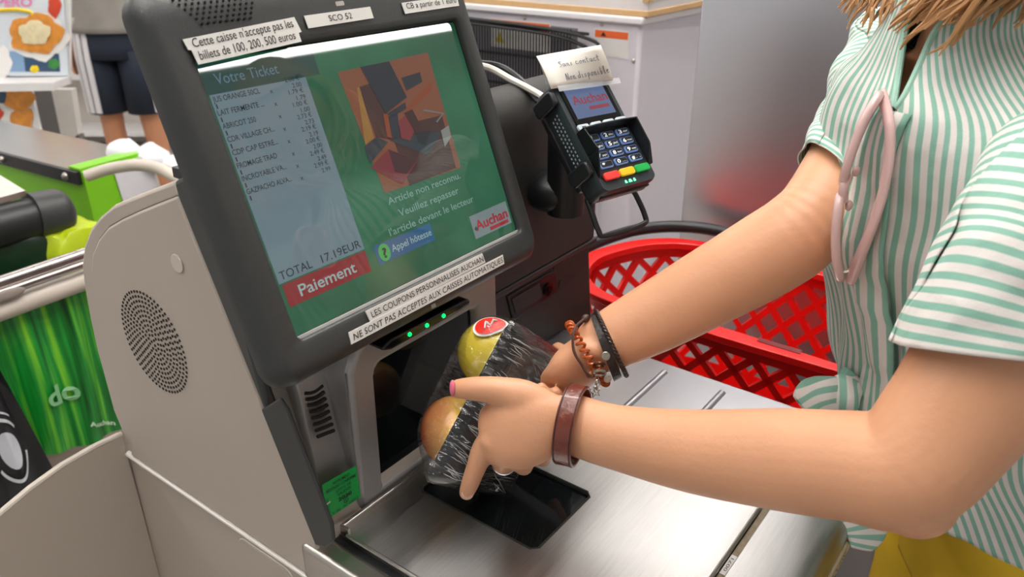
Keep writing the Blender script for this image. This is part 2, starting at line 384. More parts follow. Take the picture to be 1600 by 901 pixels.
b = BM(); fpoly(b, [(0.02, 0.40), (0.14, 0.42), (0.14, 0.47), (0.02, 0.45)], sf); obj('year_notch', b, PAPER, GS, False)
# card and receipt housing on the right
prof = [(0.56, 0.128), (0.56, 0.325)] + [(0.60 - 0.04 * math.cos(math.radians(t)), 0.332 + 0.04 * math.sin(math.radians(t))) for t in range(0, 91, 10)] + [(0.66, 0.345), (0.66, 0.128)]
b = BM(); prism(b, [(0.66, y, z) for y, z in prof], (0.292, 0, 0)); HS = obj('card_housing', fixn(b), DARK2, K, bevel=0.004)
b = BM(); prism(b, [(0.69, 0.573, 0.1285), (0.957, 0.573, 0.1285), (0.985, 0.573, -0.10), (0.69, 0.573, -0.10)], (0, 0.11, 0)); LBX = obj('lock_housing', fixn(b), DARK2, K, bevel=0.003)
b = BM(); box(b, (0.66, 0.560, 0.119), (0.96, 0.575, 0.1275)); obj('housing_lip', b, DARK, LBX, bevel=0.002)
def on573(px, py, dy=0): return PY(px, py, 0.573 - dy)
b = BM(); rec = [(793, 463), (862, 424), (869, 424), (873, 452), (868, 458), (806, 500), (801, 498)]
prism(b, [on573(x, y, 0.003) for x, y in rec], (0, 0.006, 0)); RF = obj('lock_frame', fixn(b), BLACK, LBX, bevel=0.0015)
b = BM(); prism(b, [on573(x, y, 0.005) for x, y in [(800, 467), (843, 442), (849, 464), (807, 490)]], (0, 0.004, 0)); obj('lock_flap', fixn(b), DARK2, RF, bevel=0.001)
p = on573(854, 451, 0.003); b = BM(); cyl(b, p, p + V((0, -0.004, 0)), 0.0095, 24); cyl(b, p, p + V((0, -0.006, 0)), 0.004, 12); obj('lock', b, BLACKG, RF)
for px, py in ((868, 415), (876, 443)):
    p = on573(px, py); b = BM(); cyl(b, p, p + V((0, -0.0012, 0)), 0.006, 20); obj('blind_cap', b, DARK2, LBX)

# ------------------------------------------------------------------ scale plate with glass
SPL = thing('scanner_plate', 'brushed steel weighing plate with dark scanner glass in front of the scanner tower', 'scanner', (0.54, 0.35, -0.009))
x0, x1, y0, y1 = 0.397, 0.688, 0.188, 0.513
gx0, gx1, gy0, gy1 = 0.491, 0.597, 0.339, 0.493
O = [(x0, y0), (x1, y0), (x1, y1), (x0, y1)]
c_ = 0.006
I = [(gx0 + c_, gy0), (gx1 - c_, gy0), (gx1, gy0 + c_), (gx1, gy1 - c_), (gx1 - c_, gy1), (gx0 + c_, gy1), (gx0, gy1 - c_), (gx0, gy0 + c_)]
b = BM()
ov = [b.verts.new((x, y, 0)) for x, y in O]; iv = [b.verts.new((x, y, 0)) for x, y in I]; lv = [b.verts.new((x, y, -0.005)) for x, y in I]; ob = [b.verts.new((x, y, -0.009)) for x, y in O]
for k in range(4):
    n = (k + 1) % 4
    b.faces.new((ov[k], ov[n], iv[2 * k + 1], iv[2 * k])); b.faces.new((ov[n], iv[(2 * k + 2) % 8], iv[2 * k + 1]))
    b.faces.new((ov[n], ov[k], ob[k], ob[n]))
for k in range(8): b.faces.new((iv[k], iv[(k + 1) % 8], lv[(k + 1) % 8], lv[k]))
b.faces.new(ob)
obj('steel_plate', fixn(b), STEEL, SPL, False)
b = BM(); b.faces.new([b.verts.new((x, y, -0.004)) for x, y in I]); obj('scanner_glass', b, GLASS_D, SPL, False, label='dark horizontal scanner glass')
b = BM(); tube(b, [(x, y, -0.0008) for x, y in I], 0.0016, 8, closed=True); obj('glass_rim', b, mat('glass rim grime', '2b2a20', 0.5), SPL)
b = BM(); box(b, (x0 + 0.001, 0.508, -0.004), (0.66, 0.5135, 0.0075)); box(b, (x0, 0.5, -0.004), (x0 + 0.004, 0.5135, 0.0075)); obj('rear_lip', b, STEELX, SPL, bevel=0.0015)
b = BM(); tube(b, [(x0, y0 + 0.005, -0.001), (x0, y1 - 0.01, -0.001)], 0.0022, 8); tube(b, [(x0 + 0.003, y0, -0.001), (x1, y0, -0.001)], 0.0022, 8); obj('rolled_edge', b, STEELX, SPL)
# ------------------------------------------------------------------ bagging plate
BG = thing('bagging_table', 'grey steel bagging platform with raised ribs between scanner plate and red basket', 'bagging platform', (0.8, 0.4, FLOOR))
b = BM(); box(b, (0.69, 0.20, -0.014), (0.896, 0.5725, -0.001)); obj('bagging_plate', b, BAGST, BG, bevel=0.005)
b = BM(); box(b, (0.74, 0.22, FLOOR), (0.885, 0.57, -0.014)); obj('bagging_cabinet', b, mat('bagging cabinet', '2c2b2d', 0.5), BG, False)
for k in range(4):
    yy = 0.393 - 0.083 * (k - 0) if k < 3 else 0.476
    b = BM(); tube(b, [(0.745, yy, -0.003), (0.87, yy, -0.003)], 0.0055, 10)
    if yy > 0.21: obj('rib', b, BAGST, BG)
    else: b.free()
# ------------------------------------------------------------------ touchscreen monitor
PH = math.radians(21)
MO = V((0.371, 0.501, 0.241)); MU_ = V((0, math.sin(PH), math.cos(PH))); MN = V((0, -math.cos(PH), math.sin(PH))); MX = V((1, 0, 0))
def mf(d=0.0): return plane_f(MO + MN * d, MX, MU_)
def mu(px, py, d=0.0):
    q = on(px, py, MN, MN.dot(MO) + d) - MO; return q.x, q.dot(MU_)
MON = thing('touchscreen_monitor', 'dark grey tilted touchscreen showing a green ticket page with red and blue buttons', 'monitor', MO + V((0.15, 0.06, -0.03)))
OU = rrect(-0.043, -0.036, 0.326, 0.287, 0.02, 6); IN = rrect(-0.0085, -0.004, 0.3065, 0.2325, 0.006, 6); MID = rrect(-0.030, -0.022, 0.318, 0.262, 0.012, 6)
b = BM()
def mring(pts, d): return [mf(d)(u, v) for u, v in pts]
big = rrect(-0.045, -0.038, 0.328, 0.289, 0.022, 6); bk = rrect(0.03, 0.0, 0.31, 0.25, 0.02, 6)
rings(b, [mring(IN, -0.0005), mring(IN, 0.006), mring(rrect(-0.0105, -0.006, 0.3085, 0.2345, 0.007, 6), 0.008), mring(rrect(-0.017, -0.011, 0.313, 0.240, 0.010, 6), 0.0085), mring(MID, 0.0105), mring(rrect(-0.036, -0.029, 0.321, 0.275, 0.016, 6), 0.0095), mring(OU, 0.004), mring(big, -0.003), mring(big, -0.009), mring(rrect(-0.030, -0.028, 0.315, 0.275, 0.02, 6), -0.016), mring(bk, -0.06), mring(bk, -0.075)], cap=False)
b.faces.new([v for v in b.verts][-len(IN):])
BZ = obj('bezel', fixn(b), DARK, MON, angle=50)
b = BM(); fpoly(b, rrect(-0.0088, -0.0043, 0.3068, 0.2328, 0.006, 6), mf(-0.0004)); obj('screen_border', b, mat('screen border', '0a1410', 0.1, var=0), BZ, False)
b = BM(); box(b, (-0.008, -0.0040, 0.0), (0.306, -0.0015, 0.003), lambda x, y, z: mf(z)(x, y)); obj('lower_glint_strip', b, mat('painted glint grey', 'b9b7b4', 0.3), BZ, False)  # pale strip paints the glint along the lower inner bezel
# display and what it shows
b = BM(); fpoly(b, rrect(-0.0075, -0.001, 0.3055, 0.231, 0.003, 4), mf(0.0)); DSP = obj('display', b, None, MON, False)
gm = screen_mat('screen green', '1e6a45', 0.9)
nt = gm.node_tree; bs = nt.nodes['Principled BSDF']; tc = nt.nodes.new('ShaderNodeTexCoord'); nz = nt.nodes.new('ShaderNodeTexNoise'); nz.inputs['Scale'].default_value = 9; nz.inputs['Detail'].default_value = 3
rp = nt.nodes.new('ShaderNodeValToRGB'); rp.color_ramp.elements[0].position = 0.3; rp.color_ramp.elements[0].color = rgb('0f5434'); rp.color_ramp.elements[1].position = 0.75; rp.color_ramp.elements[1].color = rgb('2f7d58')
nt.links.new(tc.outputs['Object'], nz.inputs['Vector']); nt.links.new(nz.outputs['Fac'], rp.inputs[0]); nt.links.new(rp.outputs[0], bs.inputs['Emission Color'])
DSP.data.materials.append(gm)
def layer(name, polys, m, d, label=None):
    b = BM()
    for p in polys: fpoly(b, p, mf(d))
    o = obj(name, fixn(b), m, DSP, False); 
    if label: o['label'] = label
    return o
def R4(u0, v0, u1, v1): return [(u0, v0), (u1, v0), (u1, v1), (u0, v1)]
layer('title_bar', [R4(-0.006, 0.2045, 0.11, 0.229)], screen_mat('screen title bar', '1b4a44'), 0.0003, 'dark bar headed Votre Ticket')
layer('receipt_panel', [R4(-0.0035, 0.0448, 0.0935, 0.2045)], screen_mat('screen receipt', '7d96a0', 0.75), 0.0003, 'grey blue list of bought items and prices')
layer('payment_button', [R4(-0.0012, 0.0235, 0.0932, 0.0435)], screen_mat('screen red', '9c2226', 0.8), 0.0003, 'red button reading Paiement')
layer('help_button', [R4(0.104, 0.0255, 0.1822, 0.0438)], screen_mat('screen blue', '1f6796', 0.8), 0.0003, 'blue button reading Appel hôtesse')
circ = [(0.1145 + 0.0073 * math.cos(k * math.pi / 14), 0.0346 + 0.0083 * math.sin(k * math.pi / 14)) for k in range(28)]
layer('help_icon', [circ], screen_mat('screen icon green', '35b858', 0.85), 0.0005, 'green disc with a question mark')
layer('logo_panel', [R4(0.2388, 0.0085, 0.302, 0.0335)], screen_mat('screen logo panel', '8b9a9c', 0.8), 0.0003, 'pale panel with the shop logo')
TW_ = screen_mat('screen white writing', 'a9c6c2', 0.85); TK = screen_mat('screen dark writing', '15242c', 0.5); TR = screen_mat('screen red writing', 'b01c2c', 0.9); TT = screen_mat('screen title writing', '6b93a8', 0.7)
def stext(name, rows, m, d=0.0007):
    b = BM()
    for r in rows: text(b, r[0], mf(d), *r[1:])
    return obj(name, b, m, DSP, False)
stext('title_writing', [('Votre Ticket', 0.006, 0.068, 0.2115, 0.0092)], TT)
rows = []
items = [('JUS ORANGE 50CL', .045, '2.00'), ('LAIT FERMENTE ...', .0445, '1.79'), ('ABRICOT 250', .032, '1.00'), ('CDR VILLAGE CH...', .046, '2.73'), ('CDP CAP ESTRE...', .045, '2.19'), ('FROMAGE TRAD', .0395, '2.00'), ('INCROYABLE VA...', .0445, '2.49'), ('GAZPACHO ALVA...', .0455, '2.99')]
for k, (nm, wd, pr) in enumerate(items):
    v = 0.1985 - k * 0.01085
    rows += [(nm, -0.0022, -0.0022 + wd, v, 0.0046, 0.006), ('1', -0.0012, 0.0, v - 0.0054, 0.0040), ('x', 0.0522, 0.0552, v - 0.0018, 0.0042),
             (pr + ' €', 0.0705, 0.0860, v + 0.0047, 0.0041), (pr, 0.0765, 0.0862, v - 0.0010, 0.0040)]
stext('receipt_writing', rows, TK); rows = []
rows += [('TOTAL', -0.0005, 0.0335, 0.0475, 0.0075), ('17.19EUR', 0.0445, 0.0905, 0.0477, 0.0075)]
stext('total_writing', rows, TK)
stext('payment_writing', [('Paiement', 0.0125, 0.0768, 0.0285, 0.0105, 0.012)], TW_)
stext('message_writing', [('Article non reconnu.', 0.138, 0.2440, 0.0745, 0.0072, 0.01), ('Veuillez repasser', 0.1465, 0.2350, 0.0605, 0.0072, 0.01), ("l'article devant le lecteur", 0.1275, 0.2530, 0.0465, 0.0072, 0.01)], screen_mat('screen message writing', '8fb3a8', 0.8))
stext('help_writing', [('Appel hôtesse', 0.124, 0.1795, 0.0318, 0.0070, 0.008)], TW_)
stext('icon_writing', [('?', 0.1118, 0.1172, 0.0298, 0.0095, 0.03)], TK, 0.0009)
lg = stext('logo_writing', [('Auchan', 0.2435, 0.2985, 0.0165, 0.0105, 0.03)], TR)
layer('logo_underbar', [R4(0.2645, 0.0105, 0.297, 0.0142)], TR, 0.0007)
layer('logo_leaf', [[(0.2425, 0.0165), (0.2465, 0.0185), (0.2435, 0.0215), (0.2405, 0.019)]], screen_mat('screen leaf', '1d5a46'), 0.0009)
# picture of a checkout shown on the page
def PP(pts): return [mu(x, y) for x, y in pts]
PIC = [('picture_wall', '96583a', [[(527, 113), (668, 82), (720, 262), (601, 302)]], .0003), ('picture_panel', '4d2b28', [[(558, 137), (580, 130), (628, 222), (587, 214)], [(608, 200), (690, 180), (712, 262), (640, 290)]], .0005),
       ('picture_shelf_light', 'b0803a', [[(557, 137), (561, 136), (584, 216), (570, 226)]], .0006), ('picture_counter', '33414a', [[(608, 219), (640, 212), (690, 205), (668, 243)], [(568, 230), (588, 214), (606, 222), (578, 256)]], .0007),
       ('picture_monitor', '252c38', [[(562, 105), (607, 96), (635, 152), (602, 178)]], .0009), ('picture_printer', '2b323c', [[(626, 122), (655, 113), (659, 128), (634, 142)], [(604, 178), (632, 160), (634, 170), (610, 184)], [(606, 184), (620, 176), (624, 214), (612, 217)]], .0010),
       ('picture_orange', 'a04a22', [[(634, 168), (672, 128), (674, 140), (640, 172)], [(598, 178), (605, 178), (612, 216), (604, 214)]], .0008), ('picture_scanner', '1f2830', [[(648, 208), (672, 204), (664, 226), (652, 222)]], .0011),
       ('picture_red_tray', '8c3038', [[(578, 262), (606, 233), (652, 250), (628, 288)]], .0009), ('picture_tray_shade', '4e2228', [[(606, 234), (651, 250), (634, 272), (616, 268)]], .0011), ('picture_product', '45201c', [[(630, 177), (643, 171), (658, 200), (647, 206)]], .0011),
       ('picture_red_glow', '92343c', [[(622, 190), (634, 178), (646, 206), (640, 220), (626, 216)]], .0010), ('picture_basket', '7d868a', [[(652, 184), (660, 174), (690, 178), (680, 190), (682, 192), (693, 177), (662, 171), (650, 186)]], .0011), ('picture_bag', '9a9f98', [[(688, 204), (700, 196), (704, 214), (694, 230)]], .0009)]
for nm, c, polys, d in PIC:
    for p in polys: layer(nm, [PP(p)], screen_mat(nm + ' colour', c, 0.7), d)
# stickers on the bezel
def sticker(name, quad_uv, d, m, t, label):
    b = BM(); plate(b, quad_uv, mf(d), MN, t); return obj(name, fixn(b), m, BZ, False, label=label)
BD = 0.0102
S1 = sticker('bill_sticker', [(-0.0148, 0.2471), (-0.0135, 0.2351 + .004), (-0.011, 0.2385), (-0.0095, 0.2270), (0.0935, 0.2325), (0.0935, 0.2400), (0.097, 0.2405), (0.0945, 0.2535)], BD, PAPER, 0.0008, 'white sticker reading Cette caisse n\'accepte pas les billets de 100, 200, 500 euros')
b = BM(); fw = plane_f(mf(BD + 0.0012)(0, 0), MX + MU_ * 0.055, MU_)
text(b, "Cette caisse n'accepte pas les", fw, -0.0085, 0.0905, 0.2405, 0.0072); text(b, 'billets de 100, 200, 500 euros', fw, -0.0065, 0.0885, 0.2305, 0.0072); obj('sticker_writing', b, INK, S1, False)
S2 = sticker('number_sticker', [(0.1056, 0.2426), (0.1845, 0.2438), (0.1845, 0.2545), (0.1052, 0.2535)], BD, PAPER, 0.0008, 'white sticker reading SCO 52')
b = BM(); text(b, 'SCO 52', mf(BD + 0.0012), 0.131, 0.1585, 0.2460, 0.0056); obj('sticker_writing', b, INK, S2, False)
S3 = sticker('card_sticker', [(0.2273, 0.2437), (0.3092, 0.2446), (0.3102, 0.2559), (0.2267, 0.2544)], BD, PAPER, 0.0008, 'white sticker reading CB a partir de 1 euro')
b = BM(); text(b, 'CB a partir de 1 euro', mf(BD + 0.0012), 0.2315, 0.3065, 0.2480, 0.0058); obj('sticker_writing', b, INK, S3, False)
S4 = sticker('coupon_sticker', [(0.0647, -0.0165), (0.2312, -0.0160), (0.2306, -0.0055), (0.0635, -0.0057)], 0.0098, PAPER, 0.001, 'white strip reading LES COUPONS PERSONNALISES AUCHAN')
b = BM(); text(b, 'LES COUPONS PERSONNALISES AUCHAN', mf(0.0112), 0.068, 0.229, -0.0138, 0.0060); obj('sticker_writing', b, INK, S4, False)
S5 = sticker('coupon_sticker', [(0.0369, -0.0268), (0.2582, -0.0268), (0.2602, -0.0172), (0.0385, -0.0160)], 0.0100, PAPER, 0.0012, 'white strip reading NE SONT PAS ACCEPTES AUX CAISSES AUTOMATIQUES')
b = BM(); text(b, 'NE SONT PAS ACCEPTES AUX CAISSES AUTOMATIQUES', mf(0.0116), 0.041, 0.2575, -0.0245, 0.0060, 0, 0.18); obj('sticker_writing', b, INK, S5, False)
b = BM()
for r in range(6):
    for k in range(14 - r):
        u, v = -0.010 + k * 0.0056 + r * 0.0032, 0.2768 - r * 0.0040
        if u < 0.062: 
            p = mf(0.0072)(u, v) + MN * ((0.2768 - v) * 0.11); cyl(b, p, p + MN * 0.003, 0.0010, 8)
obj('speaker_holes', b, mat('bezel hole', '080808', 0.9, var=0), BZ)
b = BM(); plate(b, rrect(0.094, 0.262, 0.194, 0.283, 0.002, 2), mf(0.0068), MN, 0.003); obj('top_cover', fixn(b), DARK, BZ, bevel=0.001)
b = BM(); plate(b, rrect(0.145, 0.2585, 0.155, 0.2625, 0.001, 2), mf(0.0085), MN, 0.002); obj('cover_catch', fixn(b), mat('catch grey', 'a9a59d', 0.5), BZ, False)
b = BM(); plate(b, rrect(0.1415, -0.0335, 0.1475, -0.0285, 0.0006, 2), mf(0.0060), MN, 0.003); obj('light_sensor', fixn(b), mat('sensor brass', '8b8478', 0.3), BZ, False)
b = BM(); box(b, (0.06, 0.02, -0.16), (0.25, 0.20, -0.07), lambda x, y, z: mf(z)(x, y)); obj('mount', fixn(b), BLACK, MON, False)

# ------------------------------------------------------------------ payment terminal
yaw, tilt, roll = 0.2128, 0.840, -0.0183
TC = PD(944.5, 205.4, 0.90)
w_ = V((math.cos(yaw), -math.sin(yaw), 0)); bb = V((math.sin(yaw), math.cos(yaw), 0)); TU = bb * math.cos(tilt) + V((0, 0, math.sin(tilt)))
TWX = (w_ * math.cos(roll) + V((0, 0, math.sin(roll)))).normalized(); TU = (TU - TWX * TU.dot(TWX)).normalized(); TN = TWX.cross(TU)
TSX, TSU = 1.073, 0.826
def tf(d=0.0): return plane_f(TC + TN * d, TWX * TSX, TU * TSU)
def tm(px, py, d=0.0):
    q = on(px, py, TN, TN.dot(TC) + d) - TC; return q.dot(TWX), q.dot(TU)
def T3(a, u, c): return TC + TWX * a * TSX + TU * u * TSU + TN * c
PT = thing('payment_terminal', 'dark card payment terminal with keypad hood and lit screen on a bracket', 'card terminal', T3(0, 0, -0.03), None)
TB = mat('terminal plastic', '2a3236', 0.4, var=0.08, vscale=80)
b = BM()
base = rrect(-0.0415, -0.084, 0.0415, 0.084, 0.009, 5)
rings(b, [[T3(a * .9, u * .96, -0.034) for a, u in base], [T3(a, u, -0.028) for a, u in base], [T3(a, u, -0.004) for a, u in base], [T3(a * .97, u * .985, 0.0) for a, u in base]])
TBO = obj('terminal_body', fixn(b), TB, PT)
b = BM(); plate(b, rrect(-0.034, -0.004, 0.034, 0.080, 0.004, 4), tf(0.0002), TN, 0.0012); obj('screen_bezel', fixn(b), BLACKG, TBO, False)
SCQ = [tm(x, y, 0.0016) for x, y in [(876, 145), (949, 129), (963, 174), (895, 187)]]
SCQ = [(-0.029, 0.024), (0.029, 0.024), (0.029, 0.071), (-0.029, 0.071)]
b = BM(); fpoly(b, SCQ, tf(0.0016)); TS = obj('terminal_screen', fixn(b), screen_mat('terminal screen blue', '6d82b4', 0.75), PT, False, label='lit blue screen with a red shop logo')
b = BM(); text(b, 'Auchan', tf(0.0019), -0.025, 0.027, 0.045, 0.014, 0.02); fpoly(b, R4(-0.006, 0.0345, 0.024, 0.0395), tf(0.0019)); obj('logo_writing', b, screen_mat('terminal logo red', 'b03448', 0.8), TS, False)
KG = mat('soft key grey', 'b6c0c8', 0.35, emit=0.15, var=0)
for k in range(4):
    a = -0.0285 + k * 0.019
    b = BM(); plate(b, rrect(a - 0.008, 0.006, a + 0.008, 0.0150, 0.003, 3), tf(0.0012), TN, 0.003); kk = obj('soft_key', fixn(b), KG, PT, bevel=0.0008)
    b = BM(); fpoly(b, R4(a - 0.003, 0.0096, a + 0.003, 0.0114), tf(0.0044)); obj('key_mark', b, INK, kk, False)
# keypad and hood
KB = mat('key blue backlit', '5874a8', 0.4, emit=0.25, var=0); KT = mat('key face black', '16181b', 0.35, var=0); KW = mat('key writing', 'e9edf0', 0.5, emit=0.4, var=0)
keys = [['1', '2 abc', '3 def'], ['4 ghi', '5 jkl', '6 mno'], ['7 pqrs', '8 tuv', '9 wxyz'], ['*', '0 _', '# . ,']]
b = BM(); plate(b, rrect(-0.036, -0.066, 0.036, 0.003, 0.004, 4), tf(0.0002), TN, 0.0008); KP = obj('keypad_plate', fixn(b), BLACK, PT, False)
for r in range(4):
    for c in range(3):
        a = -0.023 + c * 0.0225; u = -0.007 - r * 0.0135
        b = BM(); plate(b, rrect(a - 0.0095, u - 0.0052, a + 0.0095, u + 0.0052, 0.0025, 3), tf(0.001), TN, 0.002); kk = obj('key', fixn(b), KB, PT, bevel=0.0006)
        b = BM(); fpoly(b, rrect(a - 0.0078, u - 0.0032, a + 0.0085, u + 0.0044, 0.002, 3), tf(0.0032)); obj('key_face', b, KT, kk, False)
        b = BM(); parts = keys[r][c].split(' ', 1); text(b, parts[0], tf(0.0034), a - 0.006, a - 0.0015, u - 0.0022, 0.0055, 0.02)
        if len(parts) > 1: text(b, parts[1], tf(0.0034), a + 0.0005, a + 0.007, u - 0.0012, 0.0028)
        obj('key_writing', b, KW, kk, False)
for a, col, nm in ((-0.0235, 'e23a34', 'red'), (0.0, 'e9b21c', 'yellow'), (0.0235, '18a048', 'green')):
    b = BM(); plate(b, rrect(a - 0.0108, -0.0695, a + 0.0108, -0.0585, 0.003, 3), tf(0.0008), TN, 0.0035); obj('function_key', fixn(b), mat(nm + ' key', col, 0.35, emit=0.15, var=0), PT, bevel=0.001, label=nm + ' function key')
hood = mat('hood plastic', '121416', 0.35, var=0.1)
b = BM()
def wall(a0, u0, h0, a1, u1, h1, t, dx):
    p = [T3(a0, u0, 0.0), T3(a1, u1, 0.0), T3(a1 + dx, u1, h1), T3(a0 + dx, u0, h0)]
    prism(b, p, TWX * t)
wall(-0.0395, 0.003, 0.014, -0.0395, -0.030, 0.019, 0.002, 0.0)
wall(-0.0395, -0.030, 0.019, -0.0395, -0.062, 0.003, 0.002, 0.0)
wall(0.0375, 0.003, 0.014, 0.0375, -0.036, 0.014, 0.002, 0.003)
wall(0.0375, -0.036, 0.014, 0.0375, -0.062, 0.003, 0.002, 0.003)
prism(b, [T3(-0.0395, 0.003, 0.0), T3(0.0395, 0.003, 0.0), T3(0.0425, 0.003, 0.014), T3(0.02, 0.003, 0.0165), T3(-0.02, 0.003, 0.0165), T3(-0.0395, 0.003, 0.014)], TU * 0.002)
obj('keypad_hood', fixn(b), hood, PT, False, bevel=0.001)
GLED = mat('terminal green led', (0.1, 1, 0.35, 1), emit=3, var=0)
for a, w2 in ((-0.006, 0.0014), (0.0005, 0.0022), (0.007, 0.0014)):
    b = BM(); plate(b, [(a - w2, -0.0785), (a + w2, -0.0785), (a + w2 * .5, -0.0745), (a - w2 * .5, -0.0745)], tf(0.0002), TN, 0.0006); obj('status_led', fixn(b), GLED, TBO, False)
b = BM(); box(b, (-0.03, -0.0865, -0.022), (0.034, -0.083, -0.016), T3); obj('card_slot', fixn(b), mat('slot grey', '8e918f', 0.4), TBO, False)
b = BM(); box(b, (-0.037, -0.0855, -0.016), (0.037, -0.0835, -0.012), T3); obj('slot_shadow', fixn(b), BLACK, TBO, False)
for u in (0.062, -0.045):
    b = BM(); prism(b, [T3(-0.0415, u + x, c) for x, c in rrect(-0.011, -0.034, 0.011, 0.002, 0.006, 4)], TWX * -0.008); obj('side_clamp', fixn(b), BLACK, PT, bevel=0.002)
b = BM()
for r in range(3):
    for k in range(14): box(b, (-0.0419, 0.040 - k * 0.0062 - r * 0.002, -0.012 - r * 0.005), (-0.0412, 0.043 - k * 0.0062 - r * 0.002, -0.0105 - r * 0.005), T3)
obj('side_vents', fixn(b), mat('vent dots', '9aa2a6', 0.5), TBO, False)
# bracket: cradle, post, elbow, loop
BR = thing('terminal_bracket', 'black bracket post with wire loop holding the card terminal', 'bracket', PY(850, 300, 0.56))
b = BM(); box(b, (-0.036, -0.06, -0.046), (0.036, 0.06, -0.0345), T3); obj('cradle', fixn(b), BLACK, BR, bevel=0.004)
e0 = PD(886, 225, 0.975); e2 = PY(852, 305, 0.56)
b = BM(); tube(b, [e0 + V((0, 0, 0.03)), e0 + V((0, 0, -0.04)), e0 + V((0, 0.0, -0.088))], 0.0235, 24); obj('post', b, BLACK, BR)
q = e0 + V((0, 0, -0.066)); b = BM(); tube(b, [q, q + V((-0.012, 0.025, 0.0)), V((e2.x, 0.555, q.z + 0.004)), V((e2.x, 0.575, q.z + 0.004))], 0.0215, 20, smooth=4); obj('elbow', b, BLACK, BR)
b = BM(); lp = [T3(-0.034, -0.072, -0.036), T3(-0.036, -0.090, -0.036), T3(-0.036, -0.118, -0.040), T3(-0.028, -0.128, -0.042), T3(0.030, -0.128, -0.042), T3(0.038, -0.118, -0.040), T3(0.036, -0.085, -0.036), T3(0.034, -0.072, -0.036)]
tube(b, lp, 0.0032, 10, smooth=4); obj('wire_loop', b, BLACK, BR)
# folded note on top
NP = mat('note paper', 'efebe2', 0.6, var=0.02)
n3, n2 = on(861, 139, TN, TN.dot(TC) + 0.004), on(958, 126, TN, TN.dot(TC) + 0.004)
dn = (n3 - CAM).dot(FV)
n0, n1 = PD(838, 88, dn + 0.012), PD(938, 70, dn + 0.022)
NT = thing('handwritten_note', 'folded white paper note with handwriting taped to the top of the card terminal', 'note', n3)
mid = lambda s, t: (n0 * (1 - s) + n1 * s) * (1 - t) + (n3 * (1 - s) + n2 * s) * t - FV * (0.006 * math.sin(t * 3.14))
b = BM()
G = [[b.verts.new(mid(s / 8, t / 6)) for s in range(9)] for t in range(7)]
for t in range(6):
    for s in range(8): b.faces.new((G[t][s], G[t][s + 1], G[t + 1][s + 1], G[t + 1][s]))
o = obj('front_leaf', b, NP, NT); sd = o.modifiers.new('t', 'SOLIDIFY'); sd.thickness = 0.0004
b = BM(); bk = lambda s, t: (n0 * (1 - s) + n1 * s) + ((n3 * (1 - s) + n2 * s) - (n0 * (1 - s) + n1 * s)) * t * 0.9 + FV * (0.028 * t) + UV * (0.004 * math.sin(t * 3.14))
G = [[b.verts.new(bk(s / 4, t / 6)) for s in range(5)] for t in range(7)]
for t in range(6):
    for s in range(4): b.faces.new((G[t][s], G[t][s + 1], G[t + 1][s + 1], G[t + 1][s]))
o = obj('back_leaf', b, NP, NT); sd = o.modifiers.new('t', 'SOLIDIFY'); sd.thickness = 0.0004
GL_ = {'S': [[(.8, .85), (.4, 1), (.15, .8), (.5, .5), (.6, .2), (.1, 0)]], 'a': [[(.6, .45), (.2, .5), (.1, .15), (.4, 0), (.6, .4), (.65, 0), (.8, .1)]], 'n': [[(.1, .5), (.15, 0), (.2, .35), (.5, .5), (.55, 0), (.75, .1)]], 's': [[(.55, .5), (.2, .4), (.45, .15), (.1, 0)]],
       'c': [[(.6, .45), (.2, .5), (.1, .1), (.5, 0), (.7, .1)]], 'o': [[(.4, .5), (.1, .3), (.3, 0), (.6, .25), (.4, .5), (.75, .4)]], 't': [[(.35, 1), (.25, .1), (.5, 0)], [(.05, .6), (.65, .65)]], 'N': [[(.1, 0), (.2, 1), (.65, 0), (.8, 1.05)]], 'd': [[(.5, .45), (.1, .35), (.2, 0), (.55, .2), (.75, 1), (.6, 0)]],
       'i': [[(.3, .5), (.3, .05), (.5, .05)], [(.35, .75), (.38, .78)]], 'p': [[(.2, .5), (.1, -.4)], [(.18, .4), (.5, .5), (.5, .1), (.15, .1)]], 'b': [[(.25, 1), (.15, 0), (.5, .1), (.45, .4), (.2, .3)]], 'l': [[(.3, 0), (.45, 1), (.25, .9), (.3, 0), (.55, .05)]], 'e': [[(.1, .25), (.55, .35), (.35, .5), (.1, .2), (.4, 0), (.7, .1)]]}
b = BM()
def hand(word, s0, t0, cw, ch, rise):
    x = s0
    for ch_ in word:
        if ch_ != ' ':
            for st in GL_[ch_]:
                pts = []
                for a, v in st:
                    s = x + a * cw; t = t0 - v * ch - rise * (s - s0)
                    pts.append(mid(s, t) - FV * 0.0012)
                tube(b, pts, 0.0003, 5, smooth=3)
        x += cw * (0.95 if ch_ != ' ' else 0.5)
hand('Sans contact', 0.25, 0.46, 0.060, 0.16, 0.05); hand('Non disponible', 0.28, 0.84, 0.055, 0.18, 0.08)
obj('handwriting', b, mat('blue pen ink', '7c8096', 0.6, var=0), NT)
b = BM(); quad(b, [on(x, y, TN, TN.dot(TC) + 0.0055) for x, y in ((870, 134), (968, 121), (970, 130), (874, 143))]); tp = mat('clear tape', 'd8dadc', 0.1, var=0); tp.node_tree.nodes['Principled BSDF'].inputs['Alpha'].default_value = 0.35
o = obj('tape', b, tp, NT, False); sd = o.modifiers.new('t', 'SOLIDIFY'); sd.thickness = 0.0002
